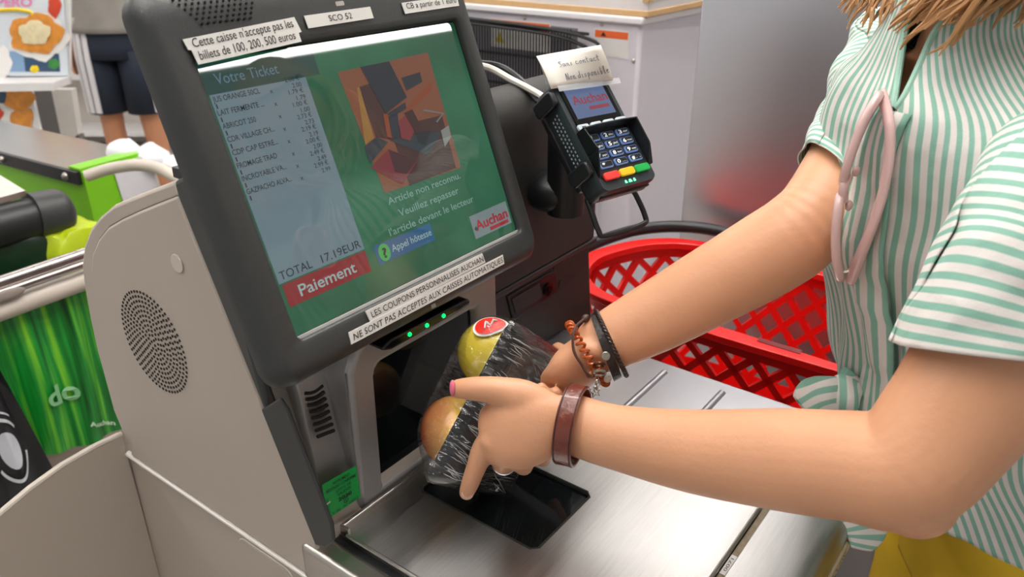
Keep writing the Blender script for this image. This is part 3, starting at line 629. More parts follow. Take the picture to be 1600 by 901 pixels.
# cables to the terminal
b = BM(); tube(b, [V((0.69, 0.63, 0.40)), PD(752, 103, 0.98), PD(800, 125, 0.98), PD(843, 148, 0.96), T3(-0.02, 0.075, -0.034)], 0.0042, 8, smooth=6); tag(obj('cable', b, mat('white cable', 'd8d4cc', 0.4)), 'white cable running from behind the monitor to the card terminal', 'cable')
b = BM(); tube(b, [V((0.70, 0.66, 0.40)), PD(765, 100, 1.0), PD(812, 124, 0.99), PD(840, 158, 0.965), T3(-0.01, 0.06, -0.036)], 0.0042, 8, smooth=6); tag(obj('cable', b, BLACK), 'black cable running beside the white one to the card terminal', 'cable')
# ------------------------------------------------------------------ red shopping basket
BK = thing('shopping_basket', 'red plastic shopping basket with diamond lattice walls and black handle behind the bagging platform', 'basket', (1.18, 0.40, -0.30))
plan = [(1.02, 0.16), (1.02, 0.30), (1.02, 0.44), (1.02, 0.55), (1.035, 0.615), (1.08, 0.665), (1.15, 0.685), (1.22, 0.668), (1.28, 0.635), (1.322, 0.58), (1.335, 0.50), (1.335, 0.38), (1.335, 0.26), (1.335, 0.16), (1.31, 0.10), (1.25, 0.07), (1.10, 0.07), (1.045, 0.10)]
PL = catmull(plan + [plan[0]], 8)[:-1]; NPL = len(PL)
cum = [0]
for i in range(NPL):
    a, c = PL[i], PL[(i + 1) % NPL]; cum.append(cum[-1] + math.hypot(c[0] - a[0], c[1] - a[1]))
PERI = cum[-1]
def plan_at(s):
    s %= PERI
    for i in range(NPL):
        if cum[i + 1] >= s:
            t = (s - cum[i]) / (cum[i + 1] - cum[i]); a, c = PL[i], PL[(i + 1) % NPL]
            return a[0] + (c[0] - a[0]) * t, a[1] + (c[1] - a[1]) * t
BH = 0.27; BC = (1.18, 0.38)
def bwall(s, v, off=0.0):
    x, y = plan_at(s); k = 1 - 0.16 * v / BH
    x = BC[0] + (x - BC[0]) * k; y = BC[1] + (y - BC[1]) * k
    d = V((x - BC[0], y - BC[1], 0)).normalized()
    return V((x, y, -v)) + d * off
def bband(bm, v0, v1, t, out=0.0):
    N = 160; rs = []
    for i in range(N):
        s = PERI * i / N
        rs.append([bwall(s, v0, out), bwall(s, v1, out), bwall(s, v1, out - t), bwall(s, v0, out - t)])
    R = [[bm.verts.new(p) for p in q] for q in rs]
    for i in range(N):
        a, c = R[i], R[(i + 1) % N]
        for k in range(4): bm.faces.new((a[k], a[(k + 1) % 4], c[(k + 1) % 4], c[k]))
b = BM(); bband(b, 0.0, 0.012, 0.030, 0.012); bband(b, 0.012, 0.032, 0.005); obj('basket_rim', fixn(b), RED, BK, angle=50, bevel=0.002)
NX = 30; cw = PERI / NX; chh = 0.062
b = BM()
v_lo, v_hi = 0.030, BH - 0.035
def bar(s0, v0, s1, v1, wd=0.0060, t=0.006):
    n = 5; rs = []
    ln = math.hypot(s1 - s0, v1 - v0); nx, ny = -(v1 - v0) / ln * wd, (s1 - s0) / ln * wd
    for i in range(n + 1):
        q = i / n; s = s0 + (s1 - s0) * q; v = v0 + (v1 - v0) * q
        rs.append([bwall(s + nx, v + ny, 0), bwall(s - nx, v - ny, 0), bwall(s - nx, v - ny, -t), bwall(s + nx, v + ny, -t)])
    rings(b, rs)
rows_ = int(round((v_hi - v_lo) / (chh / 2))); hh = (v_hi - v_lo) / rows_
for i in range(NX):
    for r in range(rows_):
        s0 = i * cw + (r % 2) * cw / 2; v0 = v_lo + r * hh
        bar(s0, v0, s0 + cw / 2, v0 + hh); bar(s0, v0, s0 - cw / 2, v0 + hh)
obj('basket_lattice', fixn(b), RED, BK, False)
b = BM(); bband(b, v_hi - 0.004, BH, 0.005)
bv = [b.verts.new(bwall(PERI * i / 80, BH - 0.003)) for i in range(80)]; b.faces.new(bv)
obj('basket_bottom', fixn(b), RED, BK, angle=50)
b = BM(); tube(b, [(1.10, 0.715, -0.004), (1.20, 0.705, 0.004), (1.30, 0.665, 0.01), (1.365, 0.59, 0.012), (1.38, 0.48, 0.012), (1.38, 0.30, 0.012), (1.38, 0.16, 0.012), (1.35, 0.07, 0.006)], 0.0115, 12, smooth=5); obj('basket_handle', b, BLACK, BK, label='black handle')
b = BM(); box(b, (1.026, 0.262, 0.0002), (1.038, 0.325, 0.0010)); obj('rim_slot', b, mat('slot red shade', '6d0806', 0.5, var=0), BK, bevel=0.0004)
ST = thing('basket_stand', 'grey stand carrying the red shopping basket', 'stand', (1.18, 0.38, FLOOR))
b = BM(); box(b, (1.08, 0.18, -0.285), (1.28, 0.56, -0.272)); obj('stand_top', b, mat('grey stand', '7b7c80', 0.5), ST, False)
b = BM(); box(b, (1.14, 0.3, FLOOR), (1.22, 0.44, -0.285)); obj('stand_post', b, mat('grey stand', '7b7c80', 0.5), ST, False)

# ------------------------------------------------------------------ steel partition
b = BM(); box(b, (1.425, -0.9, FLOOR), (1.455, 0.640, 0.58))
PNM = mat('satin steel sheet', 'dedee4', 0.33, metal=1.0, var=0.05, vscale=4)
tag(obj('steel_partition', b, PNM, None, bevel=0.004), 'tall satin steel partition behind the red basket, blurrily mirroring it', 'partition')

# ------------------------------------------------------------------ fridge seen from behind
FR = thing('fridge', 'white fridge showing its back with black condenser grille, below a wooden framed box', 'fridge', (1.9, 1.3, FLOOR))
FXX = 1.6; yR = PX(1002, 39, FXX).y; zT = 0.345
FW = mat('fridge enamel', 'cfcad2', 0.4, var=0.03)
b = BM(); prism(b, [(FXX, yR, FLOOR + 0.02), (FXX, yR + 0.85, FLOOR + 0.02), (2.15, yR + 0.85, FLOOR + 0.02), (2.3, yR + 0.02, FLOOR + 0.02)], (0, 0, zT - FLOOR - 0.02)); obj('fridge_body', fixn(b), FW, FR, bevel=0.008)
b = BM(); box(b, (FXX - 0.008, yR - 0.006, zT - 0.004), (2.2, yR + 0.86, zT + 0.012)); obj('fridge_top', b, mat('fridge top white', 'e4e2e4', 0.4), FR, bevel=0.004)
b = BM(); box(b, (FXX + 0.05, yR + 0.05, FLOOR), (2.1, yR + 0.8, FLOOR + 0.02)); obj('fridge_feet', b, BLACK, FR, False)
b = BM(); box(b, (FXX - 0.003, yR + 0.16, -0.35), (FXX + 0.001, yR + 0.80, 0.322)); obj('back_recess', b, mat('grey back sheet', '77747a', 0.5, var=0.3, vscale=9), FR, False)
b = BM()
for k in range(72):
    y = yR + 0.165 + k * 0.0085; cyl(b, (FXX - 0.022, y, -0.30), (FXX - 0.022, y, 0.322), 0.0018, 6)
for z in (0.315, 0.25, 0.18, 0.07, -0.04, -0.15, -0.26): cyl(b, (FXX - 0.018, yR + 0.12, z), (FXX - 0.018, yR + 0.80, z), 0.0035, 8)
obj('condenser_grille', b, mat('condenser black', '0f0f10', 0.4), FR)
for off in (0.0, 0.022):
    b = BM(); tube(b, [(FXX - 0.026, yR + 0.8, 0.328 - off * .5), (FXX - 0.026, yR + 0.3, 0.322 - off * .5), (FXX - 0.026, yR + 0.115 + off, 0.306 - off * .6), (FXX - 0.026, yR + 0.085 + off, 0.268 - off * .5), (FXX - 0.026, yR + 0.082 + off, 0.1), (FXX - 0.026, yR + 0.082 + off, -0.12), (FXX - 0.026, yR + 0.09 + off, -0.35)], 0.0042, 8, smooth=4); obj('coolant_pipe', b, BLACK, FR)
OR = mat('warning orange', 'e0632a', 0.5, var=0.03)
def flabel(y0, z0, y1, z1, hd, x, lab):
    b = BM(); box(b, (x - 0.001, min(y0, y1), z0), (x, max(y0, y1), z1)); l = obj('warning_label', b, PAPER, FR, False, label=lab)
    b = BM(); box(b, (x - 0.0016, min(y0, y1) + .003, z1 - hd), (x - 0.0008, max(y0, y1) - .003, z1 - 0.003)); obj('label_header', b, OR, l, False)
    b = BM(); yc = max(y0, y1) - 0.025; quad(b, [(x - 0.002, yc + 0.007, z1 - hd + 0.003), (x - 0.002, yc - 0.007, z1 - hd + 0.003), (x - 0.002, yc - 0.0005, z1 - 0.006), (x - 0.002, yc + 0.0005, z1 - 0.006)]); obj('warning_triangle', b, INK, l, False)
p0, p1 = PX(927, 86, FXX), PX(984, 52, FXX); flabel(p0.y, p0.z, p1.y, p1.z + 0.004, 0.018, FXX, 'white warning label with orange header right of the grille')
p0, p1 = PX(770, 72, FXX), PX(862, 36, FXX); flabel(p0.y, p0.z, p1.y, p1.z, 0.022, FXX - 0.004, 'white warning label with orange header behind the grille')
p0 = PX(783, 58, FXX); b = BM(); quad(b, [(FXX - 0.006, p0.y + 0.014, p0.z - 0.012), (FXX - 0.006, p0.y - 0.014, p0.z - 0.012), (FXX - 0.006, p0.y, p0.z + 0.014)]); obj('hazard_sign', b, mat('hazard yellow', 'c9b020', 0.5), FR, False)
p0 = PX(990, 95, FXX)
for p in (p0, PX(990, 300, FXX), PX(820, 28, FXX), PX(940, 38, FXX)):
    b = BM(); ball(b, p, 0.005, seg=10, ring=6); obj('screw', b, STEELX, FR)
# wooden framed box on the fridge
BX = thing('wooden_box', 'white box framed in pale wood standing on top of the fridge', 'box', (1.9, 1.3, zT + 0.012))
q0 = on(1012, 27, (0, 0, 1), zT + 0.013); WOOD = mat('pale wood', 'cfa878', 0.5, var=0.12, vscale=12, aniso=(1, 6, 1))
xw, yw = q0.x, q0.y; z0 = zT + 0.012
b = BM(); box(b, (xw, yw, z0), (xw + 0.4, yw + 0.75, z0 + 0.013)); obj('bottom_rail', b, WOOD, BX, bevel=0.002)
b = BM(); box(b, (xw + 0.003, yw + 0.003, z0 + 0.013), (xw + 0.4, yw + 0.75, z0 + 0.33)); obj('white_panel', b, mat('box white', 'e2dcdc', 0.5), BX, False)
b = BM(); box(b, (xw - 0.002, yw - 0.002, z0 + 0.03), (xw + 0.02, yw + 0.014, z0 + 0.34)); obj('corner_post', b, WOOD, BX, bevel=0.001)
b = BM(); box(b, (xw + 0.02, yw - 0.001, z0 + 0.036), (xw + 0.38, yw + 0.004, z0 + 0.32)); obj('side_panel', b, mat('dark brown', '4a342c', 0.5), BX, False)

# ------------------------------------------------------------------ background on the left
# lime checkout conveyor
CV = thing('checkout_conveyor', 'lime green checkout conveyor with steel top and black edge in the blurred background', 'conveyor', (1.3, 2.4, FLOOR))
zc = -0.05
c0 = PZ(125, 268, zc); c1 = PZ(0, 236, zc); dr = (c1 - c0).normalized(); c1 = c0 + dr * 0.8
sd = V((dr.y, -dr.x, 0)); sd = sd if sd.x > 0 else -sd; CWD = 0.20
b = BM(); prism(b, [c0, c1, c1 + sd * CWD, c0 + sd * CWD], (0, 0, -0.02)); obj('steel_top', fixn(b), mat('conveyor steel', 'b7b2ac', 0.25, metal=0.9, var=0.05), CV, False)
b = BM(); prism(b, [c0 + V((0, 0, -0.022)), c1 + V((0, 0, -0.022)), c1 + sd * 0.19 + V((0, 0, -0.022)), c0 + sd * 0.19 + V((0, 0, -0.022))], (0, 0, -0.13)); obj('green_skirt', fixn(b), GREEN, CV, False)
b = BM(); prism(b, [c0 - sd * 0.012, c1 - sd * 0.012, c1, c0], (0, 0, -0.034)); EDG = obj('black_edge', fixn(b), BLACK, CV, False)
for k in range(3):
    p = c0 - sd * 0.012 + dr * (0.05 + k * 0.3) + V((0, 0, -0.017)); b = BM(); ball(b, p, 0.011, seg=10, ring=6); obj('bolt', b, STEELX, EDG)
b = BM(); prism(b, [c0 + dr * 0.1 + V((0, 0, -0.15)), c1 + V((0, 0, -0.15)), c1 + sd * 0.17 + V((0, 0, -0.15)), c0 + sd * 0.17 + dr * 0.1 + V((0, 0, -0.15))], (0, 0, FLOOR + 0.2)); obj('conveyor_base', fixn(b), mat('conveyor base brown', '4a443c', 0.6), CV, False)
e0 = c0 - dr * 0.012
b = BM(); prism(b, [e0, e0 + sd * CWD, e0 + sd * CWD + V((0, 0, -0.34)), e0 + V((0, 0, -0.34))], dr * 0.012); obj('green_end', fixn(b), GREEN, CV, False)
b = BM(); prism(b, [e0 - dr * 0.002 + sd * 0.08, e0 - dr * 0.002 + sd * CWD, e0 - dr * 0.002 + sd * CWD + V((0, 0, -0.34)), e0 - dr * 0.002 + sd * 0.11 + V((0, 0, -0.34))], -dr * 0.004); obj('white_end_panel', fixn(b), mat('bg white panel', 'd8d6da', 0.3), CV, False)
b = BM(); prism(b, [c0 + sd * 0.0 + V((0, 0, 0.001)), c0 + sd * CWD + V((0, 0, 0.001)), c0 + sd * CWD + dr * 0.05 + V((0, 0, 0.001)), c0 + dr * 0.05 + V((0, 0, 0.001))], (0, 0, 0.006)); obj('green_top_strip', fixn(b), GREEN, CV, False)
b = BM(); tube(b, [PD(135, 275, 1.92), PD(170, 264, 1.92), PD(210, 258, 1.9), PD(245, 262, 1.86), PD(275, 277, 1.8), PD(305, 297, 1.72), PD(312, 330, 1.71), PD(312, 330, 1.71).xy.to_3d() + V((0, 0, -0.4)), PD(312, 330, 1.71).xy.to_3d() + V((0, 0, FLOOR))], 0.014, 12, smooth=5)
tag(obj('guard_rail', b, BEIGE2), 'curved beige tube rail arching in front of the lime conveyor', 'rail')
for k, (px, py) in enumerate(((195, 238), (238, 247), (278, 262))):
    b = BM(); ball(b, PD(px, py, 2.25), (0.05, 0.05, 0.035), seg=14, ring=8); 
    for v in b.verts: v.co += V([noise.noise(v.co * 25 + V((k, 0, 0))) * 0.01] * 3)
    tag(obj('crumpled_bag', b, mat('thin white plastic', 'e6e4ea', 0.35)), ('white crumpled plastic bag at the knees of the person in shorts, left one', 'white crumpled plastic bag between the other two on the conveyor', 'white crumpled plastic bag nearest the monitor edge')[k], 'plastic bag', 'crumpled white bags')
# dark bagging roller of the neighbouring checkout
RO = thing('belt_roller', 'black belt end of the neighbouring checkout with steel belt and pale strip', 'belt', PD(30, 340, 1.75))
yq = PD(60, 340, 1.75).y
ra = PY(-160, 385, yq); rb = PY(66, 325, yq); rx = (rb - ra).normalized()
b = BM(); cyl(b, PY(-200, 408, yq), PY(62, 338, yq), 0.046, 28); obj('roller', b, BLACK, RO)
b = BM(); cyl(b, PY(50, 338, yq), PY(92, 330, yq), 0.051, 28); ball(b, PY(92, 330, yq), (0.03, 0.05, 0.051)); obj('end_cap', b, DARK, RO)
b = BM(); p0, p1 = PY(-200, 375, yq), PY(42, 306, yq); prism(b, [p0, p1, p1 + V((0, 0.16, 0.02)), p0 + V((0, 0.16, 0.02))], (0, 0, 0.012)); obj('steel_belt', fixn(b), STEELX, RO)
b = BM(); p0, p1 = PY(-200, 438, yq), PY(75, 351, yq); prism(b, [p0, p1, p1 + V((0, 0.02, 0)), p0 + V((0, 0.02, 0))], (0, -0.0, -0.022)); obj('pale_strip', fixn(b), BEIGE2, RO)
b = BM(); p0, p1 = PY(-200, 448, yq + 0.14), PY(75, 372, yq + 0.14); prism(b, [p0, p1, p1 + V((0, 0.5, 0)), p0 + V((0, 0.5, 0))], (0, 0, FLOOR + 0.3)); obj('roller_base', fixn(b), mat('dark base', '2e2c2a', 0.6), RO, False)
# rails of the bag carousel
yr = 1.60
RA = thing('bag_rack', 'steel and beige double rail of the bag rack left of the kiosk', 'rack', PY(65, 440, yr))
b = BM(); cyl(b, PY(-250, 527, yr), PY(190, 377, yr), 0.013, 16); cyl(b, PY(-250, 544, yr - 0.012), PY(190, 392, yr - 0.012), 0.008, 16); obj('steel_rail', b, mat('rail steel', 'b0a8a4', 0.22, metal=1.0), RA)
b = BM(); tube(b, [PY(-250, 574, yr), PY(190, 416, yr)], 0.021, 16); obj('beige_rail', b, BEIGE2, RA)
p = PY(12, 460, yr - 0.021); b = BM(); ball(b, p, (0.032, 0.004, 0.011)); obj('rail_hole', b, mat('rail hole grey', '968c84', 0.5), RA)
for px, py in ((-240, 575), (185, 420)):
    p = PY(px, py, yr); b = BM(); cyl(b, p, V((p.x, p.y, FLOOR)), 0.018, 12); obj('rack_post', b, BEIGE2, RA)
# hanging bags: curved cloth sheets with printed stripes
def bagmat(name, c0, c1, c2):
    m = bpy.data.materials.new(name); m.use_nodes = True; nt = m.node_tree; bs = nt.nodes['Principled BSDF']; bs.inputs['Roughness'].default_value = 0.3
    uvn = nt.nodes.new('ShaderNodeAttribute'); uvn.attribute_name = 'uvp'
    mp = nt.nodes.new('ShaderNodeMapping'); mp.inputs['Scale'].default_value = (15, 0.8, 1)
    n1 = nt.nodes.new('ShaderNodeTexNoise'); n1.inputs['Scale'].default_value = 1.0; n1.inputs['Detail'].default_value = 3; n1.inputs['Distortion'].default_value = 0.4
    r1 = nt.nodes.new('ShaderNodeValToRGB'); e = r1.color_ramp.elements
    e[0].position = 0.3; e[0].color = rgb(c0); e[1].position = 0.72; e[1].color = rgb(c2); k = e.new(0.52); k.color = rgb(c1)
    nt.links.new(uvn.outputs['Vector'], mp.inputs['Vector']); nt.links.new(mp.outputs[0], n1.inputs['Vector']); nt.links.new(n1.outputs['Fac'], r1.inputs[0]); nt.links.new(r1.outputs[0], bs.inputs['Base Color'])
    return m
def bag(name, quadpx, y, m, lab, bulge=0.04):
    q = [PY(px, py, y) for px, py in quadpx]; b = BM(); uv = []
    N, M = 16, 20
    f = lambda s, t: (q[0] * (1 - s) + q[1] * s) * (1 - t) + (q[3] * (1 - s) + q[2] * s) * t + V((0, -bulge * math.sin(3.14 * s) * math.sin(1.57 * t) - 0.008 * math.sin(s * 19 + 2 * t), 0))
    F = [[b.verts.new(f(s / N, t / M)) for s in range(N + 1)] for t in range(M + 1)]
    for t in range(M + 1):
        for s in range(N + 1): uv.append((s / N, t / M, 0))
    Bk = [[b.verts.new(F[t][s].co + V((0, 0.05 + bulge * math.sin(1.57 * t / M), 0))) for s in range(N + 1)] for t in range(M + 1)]
    uv += uv[:]
    for t in range(M):
        for s in range(N):
            b.faces.new((F[t][s], F[t + 1][s], F[t + 1][s + 1], F[t][s + 1])); b.faces.new((Bk[t][s], Bk[t][s + 1], Bk[t + 1][s + 1], Bk[t + 1][s]))
        b.faces.new((F[t][0], Bk[t][0], Bk[t + 1][0], F[t + 1][0])); b.faces.new((F[t][N], F[t + 1][N], Bk[t + 1][N], Bk[t][N]))
    for s in range(N): b.faces.new((F[M][s], Bk[M][s], Bk[M][s + 1], F[M][s + 1]))
    o = obj(name, fixn(b), m); at = o.data.attributes.new('uvp', 'FLOAT_VECTOR', 'POINT')
    for i, u in enumerate(uv): at.data[i].vector = u
    return o, f
GB = bagmat('green grass print', '03400f', '0e8a2c', '7fc92e')
root = thing('carrier_bag', 'green grass patterned carrier bag hanging below the rail', 'bag', PY(90, 560, 1.6))
o, f = bag('bag_body', [(-60, 500), (150, 440), (196, 664), (10, 716)], 1.615, GB, ''); 
o.parent = root; o.matrix_parent_inverse = Matrix.Translation(-POS[root])
WG = mat('white bag print', 'd6e6d2', 0.4, var=0); WG2 = mat('pale green bag print', '7fb884', 0.4, var=0)
b = BM(); text(b, 'Auchan', lambda u, v: f(u, v + 0.35 * (u - 0.75)) + V((0, -0.006, 0)) , 0.62, 0.88, 0.905, -0.035, 0.02); obj('bag_logo', fixn(b), WG, o, False)
b = BM(); text(b, 'do', lambda u, v: f(u, v) + V((0, -0.006, 0)), 0.36, 0.62, 0.66, -0.13, 0.03); obj('bag_writing', fixn(b), WG2, o, False)
root2 = thing('carrier_bag', 'black bag with white arrow ring symbol at the left bottom edge', 'bag', PY(20, 700, 1.5))
o2, f2 = bag('bag_body', [(-120, 560), (0, 578), (88, 745), (-60, 860)], 1.50, mat('black bag', '1e1f22', 0.4), '', 0.03)
o2.parent = root2; o2.matrix_parent_inverse = Matrix.Translation(-POS[root2])
b = BM(); WB = mat('bag symbol white', 'c9ccd4', 0.5, var=0)
def arc(bm, cu, cv, r0, r1, a0, a1, n=20):
    for k in range(n):
        a, c = a0 + (a1 - a0) * k / n, a0 + (a1 - a0) * (k + 1) / n
        ps = [(cu + r * math.cos(t) * 0.9, cv + r * math.sin(t)) for r, t in ((r0, a), (r1, a), (r1, c), (r0, c))]
        bm.faces.new([bm.verts.new(f2(u, v) + V((0, -0.005, 0))) for u, v in ps])
arc(b, 0.66, 0.56, 0.0, 0.13, 0, 6.283); arc(b, 0.66, 0.56, 0.20, 0.225, 0.4, 2.6); arc(b, 0.66, 0.56, 0.20, 0.225, 3.5, 5.7); arc(b, 0.66, 0.56, 0.26, 0.275, 4.0, 5.4)
obj('arrow_ring', fixn(b), WB, o2, False)
root3 = thing('carrier_bag', 'yellow green crumpled bag lying under the belt roller', 'bag', PY(110, 400, 1.8))
b = BM(); ball(b, PY(112, 385, 1.8), (0.075, 0.05, 0.07), seg=32, ring=20)
for v in b.verts: v.co += V((noise.noise(v.co * 20), noise.noise(v.co * 20 + V((5, 0, 0))), noise.noise(v.co * 22 + V((0, 5, 0))))) * 0.025
obj('bag_body', b, mat('yellow green bag', 'b4c81e', 0.3, var=0.2, vscale=20), root3)
root4 = thing('carrier_bag', 'dark green crumpled bag behind the steel rail at the left edge', 'bag', PY(20, 410, 1.85))
b = BM(); ball(b, PY(20, 412, 1.82), (0.17, 0.05, 0.075), seg=32, ring=20)
for v in b.verts: v.co += V((noise.noise(v.co * 15), noise.noise(v.co * 15 + V((5, 0, 0))), noise.noise(v.co * 15 + V((0, 5, 0))))) * 0.03
obj('bag_body', b, mat('dark green bag', '0e2a18', 0.3, var=0.3, vscale=20), root4)
# floor shelf below the bags
b = BM(); p = PY(130, 705, 1.7); box(b, (p.x - 0.5, 1.62, p.z - 0.05), (p.x + 0.35, 1.90, p.z)); box(b, (p.x - 0.45, 1.66, FLOOR), (p.x - 0.41, 1.88, p.z - 0.04)); box(b, (p.x + 0.27, 1.66, FLOOR), (p.x + 0.31, 1.88, p.z - 0.04))
tag(obj('low_shelf', b, mat('brown shelf', '857468', 0.5, var=0.1), None, False), 'brown low shelf under the hanging green bag', 'shelf')
# flyer display
FD = thing('flyer_stand', 'white leaflet stand with two tiers at the upper left edge', 'stand', PD(40, 235, 3.0))
nf = -FV.copy(); nf.z = 0; nf.normalize(); df = PD(50, 60, 3.0)
def onF(px, py, off=0.0): return on(px, py, nf, nf.dot(df) + off)
def slab(pxs, off, t, m, name, par):
    b = BM(); prism(b, [onF(x, y, off) for x, y in pxs], nf * t); return obj(name, fixn(b), m, par, False)
WS = mat('white stand', 'e8e6e6', 0.4)
slab([(-200, -140), (112, -80), (112, 128), (-200, 150)], -0.02, 0.012, WS, 'back_board', FD)
slab([(-200, 124), (112, 118), (112, 130), (-200, 136)], -0.02, 0.14, WS, 'upper_ledge', FD)
slab([(-200, 215), (66, 215), (72, 228), (-200, 235)], -0.02, 0.14, WS, 'lower_ledge', FD)
slab([(-200, 130), (50, 130), (70, 222), (-200, 222)], -0.02, 0.012, WS, 'lower_board', FD)
b = BM(); p = onF(-60, 230); box(b, (p.x - 0.2, p.y - 0.02, FLOOR), (p.x + 0.25, p.y + 0.2, p.z - 0.01)); obj('stand_base', b, WS, FD, False)
def flyer(quadpx, off, bg, lab):
    t = thing('leaflet', lab, 'leaflet', onF(*quadpx[3], off))
    s = slab(quadpx, off, 0.003, mat('leaflet ' + bg, bg, 0.35, var=0.05, vscale=4), 'sheet', t); return t, s
t, s = flyer([(-60, -60), (95, -60), (108, 118), (-60, 118)], 0.0, 'dfe6ee', 'leaflet with a large pizza and pink APERO heading on the upper tier')
def blob(cx, cy, rx, ry, off, m, name, par, seed=0, dome=0.008):
    b = BM(); c = onF(cx, cy, off); ux = (onF(cx + 10, cy, off) - c) / 10; uy = (onF(cx, cy + 10, off) - c) / 10
    ctr = b.verts.new(c + nf * dome); R0 = []
    for k in range(28):
        a = 6.283 * k / 28; r = 1 + 0.08 * math.sin(5 * a + seed) + 0.05 * math.sin(9 * a + 2 * seed); R0.append(b.verts.new(c + ux * rx * r * math.cos(a) + uy * ry * r * math.sin(a)))
    for k in range(28): b.faces.new((ctr, R0[k], R0[(k + 1) % 28]))
    return obj(name, fixn(b), m, par)
PC = mat('pizza crust print', 'e09238', 0.4, var=0.35, vscale=40); PT_ = mat('pizza topping print', 'ead9b0', 0.4, var=0.25, vscale=60); WP = mat('print white', 'f2efec', 0.4, var=0); BLP = mat('print blue', '86a6c8', 0.4, var=0.1); NVP = mat('print navy', '33506e', 0.4, var=0.2); YP = mat('print yellow', 'f0d020', 0.4, var=0); GP = mat('print green', '3a8a3c', 0.4, var=0.2); PKP = mat('print pink', 'e88cc0', 0.4, var=0); RP = mat('print red', 'd84a30', 0.4, var=0.1)
slab([(36, 84), (92, 84), (94, 112), (40, 112)], 0.004, 0.001, NVP, 'printed_panel', s)
slab([(-60, 80), (38, 80), (40, 112), (-60, 112)], 0.004, 0.001, BLP, 'printed_panel', s)
blob(60, 58, 46, 36, 0.005, WP, 'printed_plate', s, 1); blob(56, 53, 42, 31, 0.012, PC, 'printed_pizza', s, 2); blob(54, 51, 25, 19, 0.020, PT_, 'printed_topping', s, 3)
blob(2, 98, 16, 26, 0.006, WP, 'printed_plate', s, 1); blob(54, 108, 7, 6, 0.006, YP, 'printed_lemon', s, 0); blob(84, 100, 9, 8, 0.006, GP, 'printed_herb', s, 1)
blob(85, 8, 10, 20, 0.006, RP, 'printed_glass', s, 1)
b = BM(); tube(b, [onF(-20, 18, 0.008), onF(20, 15, 0.008), onF(45, 18, 0.008), onF(52, 24, 0.008)], 0.006, 6, smooth=4); obj('printed_swoosh', b, YP, s)
b = BM(); c = onF(-22, 10, 0.006); ux = (onF(50, 10, 0.006) - c) / 72; uy = (onF(-22, 0, 0.006) - c) / 10; text(b, 'APERO', plane_f(c, ux, uy), 0, 72, 0, 14, 0.03); obj('printed_heading', b, PKP, s, False)
t, s = flyer([(-60, 134), (48, 134), (66, 214), (-60, 214)], 0.0, 'e6e4e4', 'leaflet with orange dish photo and yellow block on the lower tier')
blob(30, 152, 24, 22, 0.005, PC, 'printed_dish', s, 1); blob(34, 186, 18, 22, 0.006, PC, 'printed_dish', s, 4); blob(-2, 180, 18, 18, 0.006, WP, 'printed_plate', s, 2); blob(-4, 178, 9, 9, 0.014, RP, 'printed_tomatoes', s, 2); blob(2, 150, 8, 12, 0.006, NVP, 'printed_tin', s, 3)
slab([(-60, 200), (20, 197), (22, 212), (-60, 213)], 0.004, 0.001, YP, 'printed_panel', s)
# shop fittings far behind
def gond(px, py, d, wd, hgt, dep, lab, m):
    p = PD(px, py, d); b = BM(); f = FH; r = RV
    def M(x, y, z): return V((p.x, p.y, 0)) + r * x + f * y + V((0, 0, z))
    t = thing('shelf_unit', lab, 'shelf unit', V((p.x, p.y, FLOOR)))
    box(b, (-wd / 2, 0, FLOOR), (wd / 2, dep, FLOOR + hgt), M); obj('shelf_back', fixn(b), m, t, False)
    for k in range(4):
        b = BM(); box(b, (-wd / 2, -0.25, FLOOR + 0.1 + k * hgt / 4), (wd / 2, 0.0, FLOOR + 0.13 + k * hgt / 4), M); obj('shelf_board', fixn(b), WS, t, False)
gond(170, 180, 5.6, 2.2, 1.5, 0.4, 'pale shelf unit behind the person in dark shorts', mat('pale fitting', 'c9c2ba', 0.6, var=0.1, vscale=6))
p = PD(85, 190, 3.6)
tg = thing('display_bin', 'grey and white bin behind the lower leaflet', 'bin', V((p.x, p.y, FLOOR)))
b = BM(); q = [onF(50, 140, -0.25), onF(80, 140, -0.25), onF(98, 225, -0.25), onF(72, 225, -0.25)]; prism(b, q, -nf * 0.04); obj('bin_side', fixn(b), mat('bin grey', '6b6866', 0.5), tg, False)
b = BM(); q = [onF(80, 140, -0.25), onF(112, 140, -0.25), onF(122, 210, -0.25), onF(98, 225, -0.25)]; prism(b, q, -nf * 0.04); obj('bin_front', fixn(b), mat('bin white', 'cfcac4', 0.5), tg, False)
b = BM(); q = [onF(50, 225, -0.28), onF(122, 212, -0.28), V((onF(122, 212, -0.28).x, onF(122, 212, -0.28).y, FLOOR)), V((onF(50, 212, -0.28).x, onF(50, 212, -0.28).y, FLOOR))]; prism(b, q, -nf * 0.05); obj('bin_base', fixn(b), mat('bin grey', '6b6866', 0.5), tg, False)
